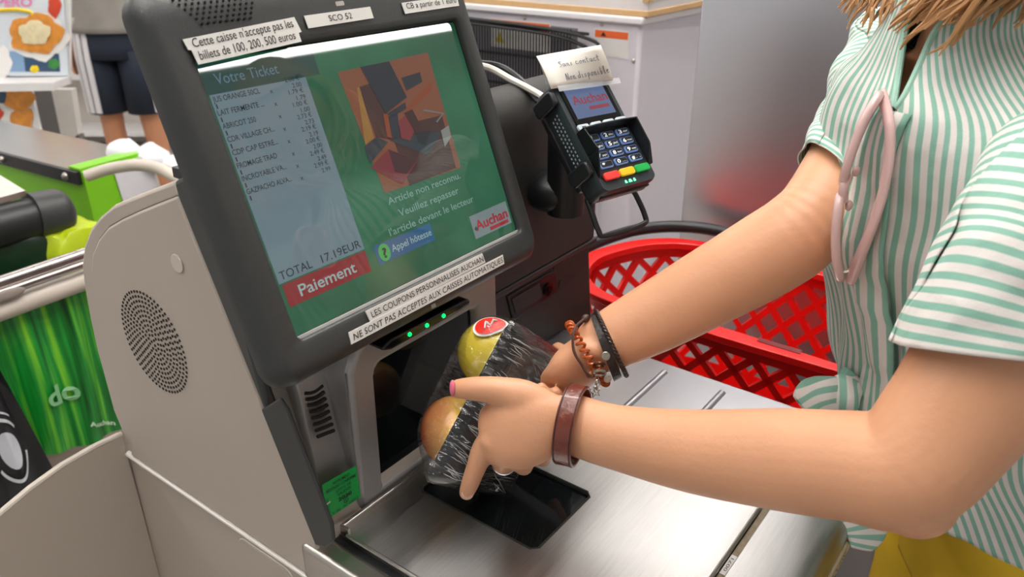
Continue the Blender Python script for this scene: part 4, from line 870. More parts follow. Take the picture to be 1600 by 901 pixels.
# ------------------------------------------------------------------ pack of apples
A_ = PD(672, 752, .775); B_ = PD(803, 505, .79); C_ = PD(890, 528, .88)
TL = (B_ - A_); TLn = TL.length; TLx = TL.normalized()
TW0 = (C_ - B_); TWy = (TW0 - TLx * TW0.dot(TLx)); TWn = TWy.length * 1.2; TWy.normalize()
TNz = TLx.cross(TWy)
if TNz.dot(RV) > 0: TNz = -TNz       # towards the apples
def tp3(l, w, n): return A_ + TLx * l + TWy * w + TNz * n
PK = thing('apple_pack', 'two red yellow apples in a black tray under cling film held by the shopper', 'apple pack', tp3(TLn / 2, TWn / 2, -0.02))
TRAYM = mat('black foam tray', '141314', 0.25, var=0.2, vscale=40, bump=0.4, bscale=60)
b = BM()
def trr(i, n, r=0.014): return [tp3(x, y, n) for x, y in rrect(i, i, TLn - i, TWn - i, r, 5)]
rings(b, [trr(0.012, 0.003), trr(0.006, 0.0), trr(0.0, 0.027), trr(-0.004, 0.028), trr(-0.004, 0.025), trr(0.0015, 0.024)][:0] or [trr(0.014, -0.012), trr(0.010, -0.0135), trr(0.002, 0.0), trr(-0.002, 0.006), trr(0.001, 0.007), trr(0.012, -0.008)])
obj('tray', fixn(b), TRAYM, PK)
am = bpy.data.materials.new('apple skin'); am.use_nodes = True; nt = am.node_tree; bs = nt.nodes['Principled BSDF']; bs.inputs['Roughness'].default_value = 0.25
tc = nt.nodes.new('ShaderNodeTexCoord'); mp = nt.nodes.new('ShaderNodeMapping'); mp.inputs['Scale'].default_value = (1, 1, 1)
n1 = nt.nodes.new('ShaderNodeTexNoise'); n1.inputs['Scale'].default_value = 22; n1.inputs['Detail'].default_value = 4
sx = nt.nodes.new('ShaderNodeAttribute'); sx.attribute_name = 'blush'
ma = nt.nodes.new('ShaderNodeMath'); ma.operation = 'MULTIPLY_ADD'; ma.inputs[1].default_value = 0.45
r1 = nt.nodes.new('ShaderNodeValToRGB'); e = r1.color_ramp.elements; e[0].position = 0.30; e[0].color = rgb('ecd24a'); e[1].position = 0.95; e[1].color = rgb('c0443c'); k = e.new(0.62); k.color = rgb('e6a765')
nt.links.new(tc.outputs['Object'], n1.inputs['Vector']); nt.links.new(n1.outputs['Fac'], ma.inputs[0]); nt.links.new(sx.outputs['Fac'], ma.inputs[2]); nt.links.new(ma.outputs[0], r1.inputs[0]); nt.links.new(r1.outputs[0], bs.inputs['Base Color'])
AP = []
def apple(l, w, n, r, axis, blush_dir, lab, bl):
    c = tp3(l, w, n); t = thing('apple', lab, 'apple', c, 'apples in the pack')
    ax = V(axis).normalized(); u = ax.orthogonal().normalized(); v = ax.cross(u)
    b = BM(); N, M = 36, 28; rs = []
    for i in range(M + 1):
        th = math.pi * i / M; rad = math.sin(th) * (1 + 0.08 * math.cos(th)); zz = math.cos(th) * 0.92 - 0.30 * math.exp(-(th / 0.33) ** 2) + 0.22 * math.exp(-((math.pi - th) / 0.3) ** 2)
        rs.append([c + (u * math.cos(a) * (1 + 0.02 * math.cos(5 * a) * (th / 3)) + v * math.sin(a)) * max(rad, 0.002) * r + ax * zz * r for a in [6.2832 * j / N for j in range(N)]])
    rings(b, rs); bd = V(blush_dir).normalized()
    vals = [((x.co - c).dot(bd) / r) for x in b.verts]
    o = obj('apple_flesh', fixn(b), am, t); at = o.data.attributes.new('blush', 'FLOAT', 'POINT')
    for i, x in enumerate(vals): at.data[i].value = bl + 0.42 * x
    b = BM(); tube(b, [c + ax * r * 0.55, c + ax * r * 0.80, c + ax * r * 0.98 + u * 0.003], 0.0014, 8); obj('stem', b, mat('apple stem', '5a4426', 0.7), t)
    AP.append((c, r)); return t
AR = 0.0385
apple(0.047, 0.045, 0.031, AR, UV * 0.75 + RV * 0.6 - FV * 0.5, -RV + UV * 0.25 - FV * 0.2, 'red blushed apple at the lower end of the pack', 0.20)
apple(0.137, 0.047, 0.034, AR * 1.05, TLx + TNz * 0.4, FV + RV, 'yellow apple under the red film sticker at the upper end of the pack', 0.0)
# film: the stretched skin over tray and apples
b = BM()
for l, w in rrect(-0.0035, -0.0035, TLn + 0.0035, TWn + 0.0035, 0.014, 5): b.verts.new(tp3(l, w, 0.007)); b.verts.new(tp3(l * .97 + .003, w * .96 + .003, -0.0005))
for l, w in rrect(0.008, 0.008, TLn - 0.008, TWn - 0.008, 0.014, 4): b.verts.new(tp3(l, w, -0.0150))
for c, r in AP:
    tmp = BM(); bmesh.ops.create_uvsphere(tmp, u_segments=28, v_segments=18, radius=r * 1.045)
    for v in tmp.verts: b.verts.new(v.co + c)
    tmp.free()
res = bmesh.ops.convex_hull(b, input=b.verts)
bmesh.ops.delete(b, geom=[v for v in b.verts if not v.link_faces], context='VERTS')
fm = bpy.data.materials.new('cling film'); fm.use_nodes = True; nt = fm.node_tree; nt.nodes.clear()
out = nt.nodes.new('ShaderNodeOutputMaterial'); mixs = nt.nodes.new('ShaderNodeMixShader'); tr = nt.nodes.new('ShaderNodeBsdfTransparent'); gl = nt.nodes.new('ShaderNodeBsdfGlossy')
gl.inputs['Roughness'].default_value = 0.07; tr.inputs[0].default_value = (0.97, 0.97, 0.97, 1)
fr = nt.nodes.new('ShaderNodeLayerWeight'); fr.inputs[0].default_value = 0.25
tc = nt.nodes.new('ShaderNodeTexCoord'); vr = nt.nodes.new('ShaderNodeVectorRotate')
mp = nt.nodes.new('ShaderNodeMapping'); mp.vector_type = 'TEXTURE'
M3 = Matrix((TLx, TWy, TNz)).transposed(); mp.inputs['Rotation'].default_value = M3.to_euler()
mp2 = nt.nodes.new('ShaderNodeMapping'); mp2.inputs['Scale'].default_value = (150, 14, 20)
nz = nt.nodes.new('ShaderNodeTexNoise'); nz.inputs['Scale'].default_value = 1.0; nz.inputs['Detail'].default_value = 4; nz.inputs['Distortion'].default_value = 0.6
bp = nt.nodes.new('ShaderNodeBump'); bp.inputs['Strength'].default_value = 0.9; bp.inputs['Distance'].default_value = 0.004
mr = nt.nodes.new('ShaderNodeMapRange'); mr.inputs[1].default_value = 0.0; mr.inputs[2].default_value = 1.0; mr.inputs[3].default_value = 0.05; mr.inputs[4].default_value = 0.5
lwa = nt.nodes.new('ShaderNodeAttribute'); lwa.attribute_name = 'lwn'; rdg = nt.nodes.new('ShaderNodeValToRGB'); rdg.color_ramp.elements[0].position = 0.44; rdg.color_ramp.elements[1].position = 0.62
nt.links.new(lwa.outputs['Vector'], mp2.inputs['Vector']); nt.links.new(mp2.outputs[0], nz.inputs['Vector']); nt.links.new(nz.outputs['Fac'], rdg.inputs[0]); nt.links.new(rdg.outputs[0], bp.inputs['Height'])
nt.links.new(bp.outputs['Normal'], gl.inputs['Normal']); nt.links.new(fr.outputs['Facing'], mr.inputs[0])
nt.links.new(mr.outputs[0], mixs.inputs[0]); nt.links.new(tr.outputs[0], mixs.inputs[1]); nt.links.new(gl.outputs[0], mixs.inputs[2]); nt.links.new(mixs.outputs[0], out.inputs[0])
b.verts.index_update(); lw_ = [((v.co - A_).dot(TLx), (v.co - A_).dot(TWy), (v.co - A_).dot(TNz)) for v in b.verts]
FILM = obj('cling_film', fixn(b), fm, PK, angle=60, label='clear stretched cling film')
CRM = mat('film crease glint', 'eef0f2', 0.12, var=0, spec=0.8); CRM.node_tree.nodes['Principled BSDF'].inputs['Alpha'].default_value = 0.42  # film folds in white, painting the bright streaks they reflect
rc_ = random.Random(11); b = BM()
def crease(l0, w0, l1, w1, r, n0=-0.0155):
    pts = []
    l0, l1 = [min(max(x, 0.013), TLn - 0.013) for x in (l0, l1)]
    for q in range(6):
        t = q / 5; wv_ = w0 + (w1 - w0) * t
        nn = n0 if 0.012 < wv_ < TWn - 0.012 else -0.0155 + (0.012 - min(wv_, TWn - wv_)) * 1.15
        pts.append(tp3(l0 + (l1 - l0) * t + rc_.uniform(-.0006, .0006), wv_, nn - 0.0006))
    tube(b, pts, [r * .4, r, r, r * .8, r * .5, r * .2], 5)
for k in range(70):
    l0 = 0.004 + (TLn - 0.008) * rc_.random(); ln = rc_.uniform(0.006, 0.030) * (1.6 if rc_.random() < .2 else 1)
    crease(l0, 0.002 + rc_.random() * 0.004, l0 + ln * rc_.uniform(-0.55, 0.10), 0.004 + ln, rc_.uniform(0.00018, 0.00042))
for k in range(40):
    l0 = 0.006 + (TLn - 0.012) * rc_.random(); w0 = rc_.uniform(0.03, TWn - 0.04); ln = rc_.uniform(0.01, 0.04)
    crease(l0, w0, l0 + ln * rc_.uniform(-0.7, -0.2), min(TWn - 0.004, w0 + ln), rc_.uniform(0.00015, 0.0004))
obj('film_crease_glints', fixn(b), CRM, PK)
at = FILM.data.attributes.new('lwn', 'FLOAT_VECTOR', 'POINT')
for i, q in enumerate(lw_): at.data[i].vector = q
# red sticker on the film above the upper apple
c, r = AP[1]; sc_c = PD(763, 513, (PD(763, 513, 1) - CAM).length and 0.80)
nrm = (UV * 0.75 - FV * 0.62 - RV * 0.1).normalized()
sc_c = c + nrm * r * 1.07
su = (RV * 0.98 + UV * 0.18); su = (su - nrm * su.dot(nrm)).normalized(); sv = nrm.cross(su)
def stk(u, v, d): return sc_c + su * u + sv * v + nrm * (d - (u * u + v * v) / (2 * r) * 0.9)
def leafy(k): return [(k * 0.0185 * math.cos(a), k * 0.0135 * math.sin(a) * (1 - 0.25 * math.cos(a))) for a in [6.2832 * i / 28 for i in range(28)]]
def fan(bm, pts, d):
    cc = bm.verts.new(stk(0, 0, d)); mid_ = [bm.verts.new(stk(u * .5, v * .5, d)) for u, v in pts]; e_ = [bm.verts.new(stk(u, v, d)) for u, v in pts]; n = len(pts)
    for i in range(n): bm.faces.new((cc, mid_[i], mid_[(i + 1) % n])); bm.faces.new((mid_[i], e_[i], e_[(i + 1) % n], mid_[(i + 1) % n]))
b = BM(); fan(b, leafy(1.0), 0.0010); S0 = obj('film_sticker', fixn(b), PAPER, PK, label='red leaf shaped sticker with white border')
b = BM(); fan(b, leafy(0.86), 0.0016); obj('sticker_face', fixn(b), mat('sticker red', 'd8281c', 0.35, var=0), S0)
b = BM()
for pts in ([(-0.006, -0.005), (-0.004, 0.005), (0.0, -0.002), (0.004, 0.006)], [(0.003, 0.006), (0.008, 0.004)]): tube(b, [stk(u, v, 0.0022) for u, v in pts], 0.0010, 6, smooth=3)
obj('sticker_mark', b, PAPER, S0)

# ------------------------------------------------------------------ shopper
def build_head(b, c, fwd, up, s=1.0):
    fwd = V(fwd).normalized(); up = (V(up) - fwd * V(up).dot(fwd)).normalized(); rt = fwd.cross(up)
    M = lambda q: fwd * q.x + rt * q.y + up * q.z
    ball(b, c, (0.092 * s, 0.074 * s, 0.108 * s), M, 24, 16)
    ball(b, c + fwd * 0.022 * s - up * 0.050 * s, (0.062 * s, 0.054 * s, 0.062 * s), M)
    limb(b, [(c + fwd * 0.088 * s + up * 0.012 * s, 0.006, 0.006), (c + fwd * 0.100 * s - up * 0.018 * s, 0.010, 0.010), (c + fwd * 0.092 * s - up * 0.026 * s, 0.009, 0.011)], up, 3, 10)
    for sgn in (-1, 1): ball(b, c + rt * sgn * 0.074 * s - up * 0.008 * s - fwd * 0.01, (0.018 * s, 0.008 * s, 0.030 * s), M, 12, 8)
    limb(b, [(c + fwd * 0.080 * s - up * 0.058 * s + rt * 0.02 * s, 0.005, 0.006), (c + fwd * 0.087 * s - up * 0.058 * s, 0.008, 0.008), (c + fwd * 0.080 * s - up * 0.058 * s - rt * 0.02 * s, 0.005, 0.006)], up, 3, 10)
    return M, fwd, up, rt
W = thing('person', 'person in mint striped tied shirt and yellow shorts holding an apple pack over the scanner', 'person', HR(0.72, 0.55, FLOOR))
body = BM()
up_s = V((0, 0, 1))
secs = [(0.45, 0.392, 0.050, 0.052), (0.43, 0.400, 0.060, 0.09), (0.405, 0.407, 0.078, 0.155), (0.36, 0.412, 0.092, 0.165), (0.29, 0.425, 0.098, 0.155), (0.20, 0.437, 0.086, 0.135), (0.12, 0.460, 0.084, 0.125), (0.05, 0.496, 0.092, 0.135), (-0.03, 0.565, 0.098, 0.150), (-0.09, 0.590, 0.098, 0.155), (-0.13, 0.596, 0.088, 0.148)]
HC = 0.712
def sec_ring(z, rc, a, w, n=32, h=HC): return [HR(h + w * math.sin(t), rc - a * math.cos(t), z) for t in [2 * math.pi * k / n for k in range(n)]]
sk = catmull(secs, 3); rings(body, [sec_ring(*s) for s in sk])
def torso_c(z):
    pass
# neck and head
limb(body, [(HR(HC, 0.400, 0.40), 0.055, 0.055), (HR(HC, 0.405, 0.47), 0.050, 0.050), (HR(HC, 0.425, 0.56), 0.048, 0.048)], RV, 4)
HCN = HR(HC, 0.435, 0.608); HM, hf, hu, hr = build_head(body, HCN, -RV * 0.85 - V((0, 0, 0.5)) - FH * 0.05, V((0, 0, 1)))
# legs and feet
for sgn in (-1, 1):
    h = 0.712 + sgn * 0.088
    limb(body, [(HR(h, 0.600, -0.10), 0.080, 0.078), (HR(h, 0.585, -0.30), 0.074, 0.070), (HR(h, 0.565, -0.45), 0.056, 0.054), (HR(h, 0.562, -0.58), 0.055, 0.050), (HR(h, 0.565, -0.74), 0.042, 0.038), (HR(h, 0.568, -0.865), 0.034, 0.032)], RV, 5)
    limb(body, [(HR(h, 0.60, -0.888), 0.030, 0.032), (HR(h, 0.54, -0.885), 0.030, 0.036), (HR(h, 0.45, -0.897), 0.018, 0.042), (HR(h, 0.40, -0.903), 0.013, 0.036)], V((0, 0, 1)), 4)
# arms: left (near) and right (far)
LA = [(PD(893, 662, .725), .0275, .021), (PD(960, 682, .708), .0285, .025), (PD(1080, 704, .677), .0350, .031), (PD(1220, 717, .638), .0405, .036), (PD(1330, 727, .603), .0415, .039), (PD(1412, 733, .577), .0435, .041), (PD(1478, 664, .568), .0465, .044), (PD(1535, 585, .562), .0495, .047), (PD(1612, 455, .557), .052, .05), (PD(1690, 315, .56), .058, .056)]
limb(body, LA, UV + RV * 0.35, 5, 28)
ball(body, PD(1430, 775, .575), 0.030)
RA_ = [(PD(936, 540, .79), .0285, .021), (PD(1015, 500, .785), .0345, .027), (PD(1105, 450, .775), .0385, .034), (PD(1190, 402, .762), .0410, .039), (PD(1256, 357, .752), .0405, .039), (PD(1300, 297, .765), .0385, .038), (PD(1350, 203, .815), .041, .041), (PD(1395, 108, .875), .055, .052)]
limb(body, RA_, UV * 0.87 + RV * 0.49, 5, 28)
ball(body, PD(1262, 378, .750), 0.028)
# left hand
limb(body, [(PD(905, 663, .728), .0265, .020), (PD(872, 662, .722), .0265, .0195), (PD(835, 666, .720), .0345, .0185), (PD(800, 672, .724), .0360, .0165), (PD(772, 680, .731), .0300, .0135)], UV * 0.96 + RV * 0.2, 5, 24)
limb(body, [(PD(856, 640, .722), .0165, .015), (PD(815, 622, .722), .0175, .015), (PD(776, 610, .722), .0130, .0125), (PD(742, 607, .724), .0112, .0108), (PD(716, 607, .729), .0092, .0085)], UV, 5, 16)
ball(body, PD(782, 640, .730), 0.0125); ball(body, PD(765, 655, .733), 0.010)
limb(body, [(PD(790, 672, .727), .013, .012), (PD(759, 696, .734), .0115, .0112), (PD(744, 730, .741), .0094, .0096), (PD(735, 754, .749), .0086, .0088), (PD(729, 769, .757), .0074, .0076)], RV, 5, 16)
ball(body, PD(766, 690, .727), 0.0105)
limb(body, [(PD(805, 690, .730), .012, .012), (PD(787, 715, .738), .0112, .0112), (PD(788, 726, .766), .0092, .0092), (PD(784, 716, .788), .0080, .0080), (PD(776, 704, .796), .0068, .0068)], RV, 5, 16)
limb(body, [(PD(828, 692, .732), .012, .012), (PD(817, 716, .740), .0110, .0110), (PD(818, 728, .770), .0090, .0090), (PD(812, 718, .795), .0078, .0078), (PD(802, 706, .806), .0066, .0066)], RV, 5, 16)
limb(body, [(PD(858, 688, .736), .012, .012), (PD(848, 706, .744), .0098, .0098), (PD(848, 716, .772), .0080, .0080), (PD(842, 706, .795), .0070, .0070), (PD(834, 694, .806), .0060, .0060)], RV, 5, 16)
# right hand
limb(body, [(PD(944, 535, .79), .0275, .020), (PD(920, 553, .792), .0290, .020), (PD(900, 575, .797), .0340, .019), (PD(884, 595, .803), .0310, .016), (PD(874, 610, .806), .0240, .012)], UV * 0.6 + RV * 0.8, 5, 22)
limb(body, [(PD(918, 550, .80), .016, .014), (PD(902, 560, .84), .0125, .0115), (PD(890, 560, .885), .0105, .010), (PD(872, 545, .920), .0085, .0085)], UV, 5, 14)
limb(body, [(PD(885, 606, .802), .0095, .0095), (PD(868, 628, .796), .0086, .0086), (PD(851, 622, .785), .0080, .0080), (PD(846, 607, .779), .0066, .0066)], UV, 5, 14)
limb(body, [(PD(893, 612, .799), .0095, .0095), (PD(884, 630, .790), .0082, .0082), (PD(872, 624, .779), .0076, .0076), (PD(868, 613, .774), .0062, .0062)], UV, 5, 14)
limb(body, [(PD(878, 606, .806), .0095, .0095), (PD(855, 634, .806), .0088, .0088), (PD(835, 640, .798), .0082, .0082), (PD(820, 632, .790), .0068, .0068)], UV, 5, 14)
limb(body, [(PD(872, 600, .808), .0095, .0095), (PD(845, 628, .815), .0088, .0088), (PD(822, 645, .808), .0082, .0082), (PD(805, 645, .797), .0068, .0068)], UV, 5, 14)
BODY = obj('body', fixn(body), SKIN, W)
voxel(BODY, 0.0022, 6, 0.5)
PINK = mat('pink nail varnish', 'e0708a', 0.2, var=0); NAIL = mat('bare nail', 'e8b8a2', 0.25, var=0)
b = BM(); ball(b, PD(707, 606, .722), (0.0036, 0.0028, 0.0075), lambda q: FV * -q.x + RV * q.y + UV * q.z, 14, 10); obj('thumbnail', b, PINK, BODY, label='pink varnished thumbnail')
b = BM(); ball(b, PD(730, 772, .7495), (0.0012, 0.0058, 0.0062), lambda q: (FV * -0.9 - UV * 0.4) * q.x + RV * q.y + (UV * 0.9 - FV * 0.4) * q.z, 14, 10); obj('fingernail', b, NAIL, BODY)
for sgn in (-1, 1):
    b = BM(); ball(b, HCN + hf * 0.070 + hu * 0.012 + hr * sgn * 0.030, 0.0125, seg=14, ring=10); e = obj('eye', b, mat('eye white', 'f0eeea', 0.2, var=0), BODY)
    b = BM(); ball(b, HCN + hf * 0.0795 + hu * 0.012 + hr * sgn * 0.030, 0.005, seg=12, ring=8); obj('iris', b, mat('iris brown', '3a2a1c', 0.2, var=0), e)
b = BM(); limb(b, [(HCN + hf * 0.084 - hu * 0.057 + hr * 0.022, .003, .003), (HCN + hf * 0.093 - hu * 0.057, .005, .004), (HCN + hf * 0.084 - hu * 0.057 - hr * 0.022, .003, .003)], hu, 3, 10); obj('lips', b, mat('lips', 'b8605a', 0.4, var=0), BODY)
# finger ring
fr_ = V(PD(788, 722, .752)); ax = (PD(788, 726, .766) - PD(787, 715, .738)).normalized(); u = ax.orthogonal().normalized(); v = ax.cross(u)
b = BM(); tube(b, [fr_ + (u * math.cos(t) + v * math.sin(t)) * 0.0112 for t in [6.2832 * k / 24 for k in range(24)]], 0.0011, 8, closed=True); tag(obj('finger_ring', b, mat('silver ring', 'd8d4cc', 0.2, metal=1.0)), 'thin silver ring on the middle finger of the near hand', 'ring')
# --- striped cloth
sm_ = bpy.data.materials.new('mint striped cloth'); sm_.use_nodes = True; nt = sm_.node_tree; bs = nt.nodes['Principled BSDF']; bs.inputs['Roughness'].default_value = 0.85; bs.inputs['Specular IOR Level'].default_value = 0.2
at = nt.nodes.new('ShaderNodeAttribute'); at.attribute_name = 'stripe'
fr2 = nt.nodes.new('ShaderNodeMath'); fr2.operation = 'FRACT'; rp = nt.nodes.new('ShaderNodeValToRGB'); e = rp.color_ramp.elements
rp.color_ramp.interpolation = 'LINEAR'
e[0].position = 0.0; e[0].color = rgb('dfd9d4'); e[1].position = 1.0; e[1].color = rgb('dfd9d4')
for p, c in ((0.46, 'dfd9d4'), (0.53, '8ab7a5'), (0.93, '8ab7a5')): k = e.new(p); k.color = rgb(c)
wv = nt.nodes.new('ShaderNodeTexNoise'); wv.inputs['Scale'].default_value = 600; tc = nt.nodes.new('ShaderNodeTexCoord'); bp = nt.nodes.new('ShaderNodeBump'); bp.inputs['Strength'].default_value = 0.25; bp.inputs['Distance'].default_value = 0.001
n3 = nt.nodes.new('ShaderNodeTexNoise'); n3.inputs['Scale'].default_value = 26; n3.inputs['Detail'].default_value = 2; bp2 = nt.nodes.new('ShaderNodeBump'); bp2.inputs['Strength'].default_value = 0.5; bp2.inputs['Distance'].default_value = 0.012
nt.links.new(tc.outputs['Object'], wv.inputs['Vector']); nt.links.new(tc.outputs['Object'], n3.inputs['Vector']); nt.links.new(wv.outputs['Fac'], bp.inputs['Height']); nt.links.new(n3.outputs['Fac'], bp2.inputs['Height']); nt.links.new(bp2.outputs['Normal'], bp.inputs['Normal']); nt.links.new(bp.outputs['Normal'], bs.inputs['Normal'])
nt.links.new(at.outputs['Fac'], fr2.inputs[0]); nt.links.new(fr2.outputs[0], rp.inputs[0]); nt.links.new(rp.outputs[0], bs.inputs['Base Color'])
def cloth(name, grid, stripe, par, closed=False, thick=0.0012, label=None, drop=None):
    b = BM(); G = [[b.verts.new(p) for p in row] for row in grid]; st = [s for row in stripe for s in row]
    for i in range(len(G) - 1):
        for j in range(len(G[0]) - 1):
            if drop and drop(i, j): continue
            b.faces.new((G[i][j], G[i][j + 1], G[i + 1][j + 1], G[i + 1][j]))
    b.verts.index_update()
    o = obj(name, b, sm_, par, angle=180, label=label); a = o.data.attributes.new('stripe', 'FLOAT', 'POINT')
    for i, s in enumerate(st): a.data[i].value = s
    sd = o.modifiers.new('t', 'SOLIDIFY'); sd.thickness = thick; sd.offset = 0
    return o
ssec = [(0.505, 0.392, 0.064, 0.062), (0.475, 0.392, 0.072, 0.072), (0.445, 0.398, 0.086, 0.110), (0.42, 0.403, 0.100, 0.165), (0.39, 0.408, 0.110, 0.185), (0.34, 0.416, 0.114, 0.188), (0.29, 0.424, 0.120, 0.180), (0.24, 0.432, 0.112, 0.165), (0.18, 0.443, 0.104, 0.158), (0.12, 0.458, 0.112, 0.158), (0.07, 0.490, 0.124, 0.172), (0.03, 0.514, 0.134, 0.186)]
sk = catmull(ssec, 6); NT_ = 144; T0 = -0.40
grid, stripe = [], []
for i, (z, rc, a, w) in enumerate(sk):
    row, sr = [], []
    for k in range(NT_ + 1):
        g_ = max(0.0, (z - 0.418) * 3.2); t = T0 - (z - 0.418) * 2.0 * (z > 0.418) + g_ + (2 * math.pi - 2 * g_) * k / NT_
        fold = 0.0045 * math.sin(9 * t + 14 * z) * (0.3 + abs(math.sin(6 * z))) + 0.005 * noise.noise(V((t * 2.2, z * 7, 1))) + 0.003 * noise.noise(V((t * 7, z * 16, 4)))
        bust = 0.014 * math.exp(-((z - 0.30) / 0.05) ** 2) * (math.exp(-((t - T0 - 0.6) / 0.4) ** 2) + math.exp(-((t - T0 + 0.6) / 0.4) ** 2))
        aa = a + fold + bust; ww = w + fold
        row.append(HR(HC + ww * math.sin(t), rc - aa * math.cos(t), z)); sr.append(t * 14.5 + 2.0 * noise.noise(V((t, z * 3, 9))) * 0.25 + (abs(t) < 0.9) * 0 + (t < 0) * -z * 6 * math.exp(-((t + 0.9) / 0.5) ** 2))
    grid.append(row); stripe.append(sr)
def vneck(i, j):
    z = sk[i][0]; t = -math.pi + 2 * math.pi * (j + 0.5) / NT_
    return z > 0.418 and abs(t - T0 + (z - 0.418) * 2) < (z - 0.414) * 7.0
SH = cloth('shirt', grid, stripe, W, label='mint and white striped shirt')
for kk in (0, NT_):
    b = BM(); tube(b, [grid[i][kk] for i in range(len(sk)) if 0.417 < sk[i][0]], 0.0028, 8); obj('neck_edge', b, mat('mint hem', '9cc4b2', 0.8), SH)
def sleeve(keys, upv, name, flare, per=0.0080, near=0.0):
    K = catmull([tuple(p) + (a, c) for p, a, c in keys], 8); P = [V(q[:3]) for q in K]; g, s = [], []; acc = 0; upv = V(upv)
    for i in range(len(P)):
        t = (P[min(i + 1, len(P) - 1)] - P[max(i - 1, 0)]).normalized(); u = (upv - t * upv.dot(t)).normalized(); v = t.cross(u)
        if i: acc += (P[i] - P[i - 1]).length
        row, sr = [], []
        for k in range(65):
            x = 2 * math.pi * k / 64; wr = 0.0022 * math.sin(4 * x + acc * 60) + 0.004 * noise.noise(V((x * 1.5, acc * 30, 3)))
            row.append(P[i] + u * math.cos(x) * (K[i][3] + wr) + v * math.sin(x) * (K[i][4] + wr) + t * (flare * math.cos(x) + near * math.sin(x) * (-1 if v.dot(FV) > 0 else 1)) * (i / len(P)) ** 2); sr.append(acc / per)
        g.append(row); s.append(sr)
    return cloth(name, g, s, SH)
sleeve([(PD(1760, 215, .60), .060, .058), (PD(1690, 300, .56), .066, .062), (PD(1615, 420, .552), .065, .060), (PD(1572, 495, .552), .060, .057), (PD(1541, 550, .556), .0545, .055)], UV, 'sleeve', 0.022)
sleeve([(PD(1425, 60, .87), .055, .055), (PD(1388, 118, .865), .058, .054), (PD(1350, 203, .815), .049, .049), (PD(1302, 288, .768), .0440, .0435)], UV, 'sleeve', 0, near=0.036)
# placket fold and tied knot
g, s = [], []
for i in range(30):
    q = i / 29; z = 0.42 - 0.34 * q
    rc, a = [(x[1], x[2]) for x in sk if x[0] <= z + 0.006][0]
    row, sr = [], []
    for k in range(7):
        t = T0 + (k / 6 - 0.5) * 0.26; lift = 0.006 + 0.004 * math.sin(math.pi * k / 6) + 0.003 * math.sin(9 * q + k)
        row.append(HR(HC + (0.172) * math.sin(t), rc - (a + lift) * math.cos(t), z)); sr.append(t * 14.5 + 0.3)
    g.append(row); s.append(sr)
cloth('placket', g, s, SH, thick=0.003)
def tail(pts, name, upv, k=6, per=0.012, long=True):
    K = catmull([tuple(p) + (a, c) for p, a, c in pts], k); P = [V(q[:3]) for q in K]; g, s = [], []; upv = V(upv)
    for i in range(len(P)):
        t = (P[min(i + 1, len(P) - 1)] - P[max(i - 1, 0)]).normalized(); u = (upv - t * upv.dot(t)).normalized(); v = t.cross(u); row, sr = [], []
        for j in range(33):
            x = 2 * math.pi * j / 32; wr = 1 + 0.10 * math.sin(3 * x + i * 0.4)
            a, c = K[i][3] * wr, K[i][4] * wr
            row.append(P[i] + u * math.cos(x) * a + v * math.sin(x) * c); sr.append((K[i][3] * math.cos(x)) / per + 0.3 if long else i * 0.35)
        g.append(row); s.append(sr)
    return cloth(name, g, s, SH)
kd = 0.80
tail([(PD(1328, 606, kd), .020, .014), (PD(1312, 612, kd - .01), .013, .011), (PD(1292, 614, kd - .02), .018, .010), (PD(1268, 622, kd - .02), .017, .007), (PD(1252, 634, kd - .02), .012, .003)], 'knot_tail', UV)
tail([(PD(1322, 600, kd - .01), .012, .014), (PD(1318, 614, kd - .015), .018, .018), (PD(1320, 630, kd - .01), .012, .014)], 'knot', RV)
tail([(PD(1335, 640, .82), .016, .010), (PD(1340, 730, .83), .024, .008), (PD(1342, 790, .83), .028, .006), (PD(1350, 830, .83), .022, .004), (PD(1346, 858, .83), .010, .002)], 'shirt_tail', RV, per=0.012, long=False)
# shorts
YM = mat('yellow cloth', 'ffd23c', 0.8, var=0.06, vscale=10, bump=0.5, bscale=22, spec=0.2)
b = BM(); q = catmull([(0.10, 0.476, 0.098, 0.146), (0.05, 0.512, 0.114, 0.160), (0.0, 0.558, 0.120, 0.170), (-0.05, 0.588, 0.120, 0.174), (-0.11, 0.598, 0.120, 0.178), (-0.17, 0.600, 0.118, 0.180)], 5)
rr_ = []
for z, rc, a, w in q: rr_.append([HR(HC + (w + 0.003 * math.sin(7 * t + 20 * z)) * math.sin(t), rc - (a + 0.004 * math.sin(6 * t + 15 * z)) * math.cos(t), z) for t in [6.2832 * k / 64 for k in range(64)]])
rings(b, rr_, cap=False); SR = obj('shorts', fixn(b), YM, W, angle=180); sd = SR.modifiers.new('t', 'SOLIDIFY'); sd.thickness = 0.002
for sgn in (-1, 1):
    b = BM(); h = 0.712 + sgn * 0.094; rr_ = []
    for z, r in ((-0.15, 0.100), (-0.20, 0.097), (-0.26, 0.095), (-0.32, 0.096)): rr_.append([HR(h + (r + 0.002 * math.sin(5 * t)) * math.sin(t), 0.596 - (r + 0.008) * math.cos(t), z) for t in [6.2832 * k / 48 for k in range(48)]])
    rings(b, rr_, cap=False); o = obj('shorts_leg', fixn(b), YM, SR, angle=180); sd = o.modifiers.new('t', 'SOLIDIFY'); sd.thickness = 0.002
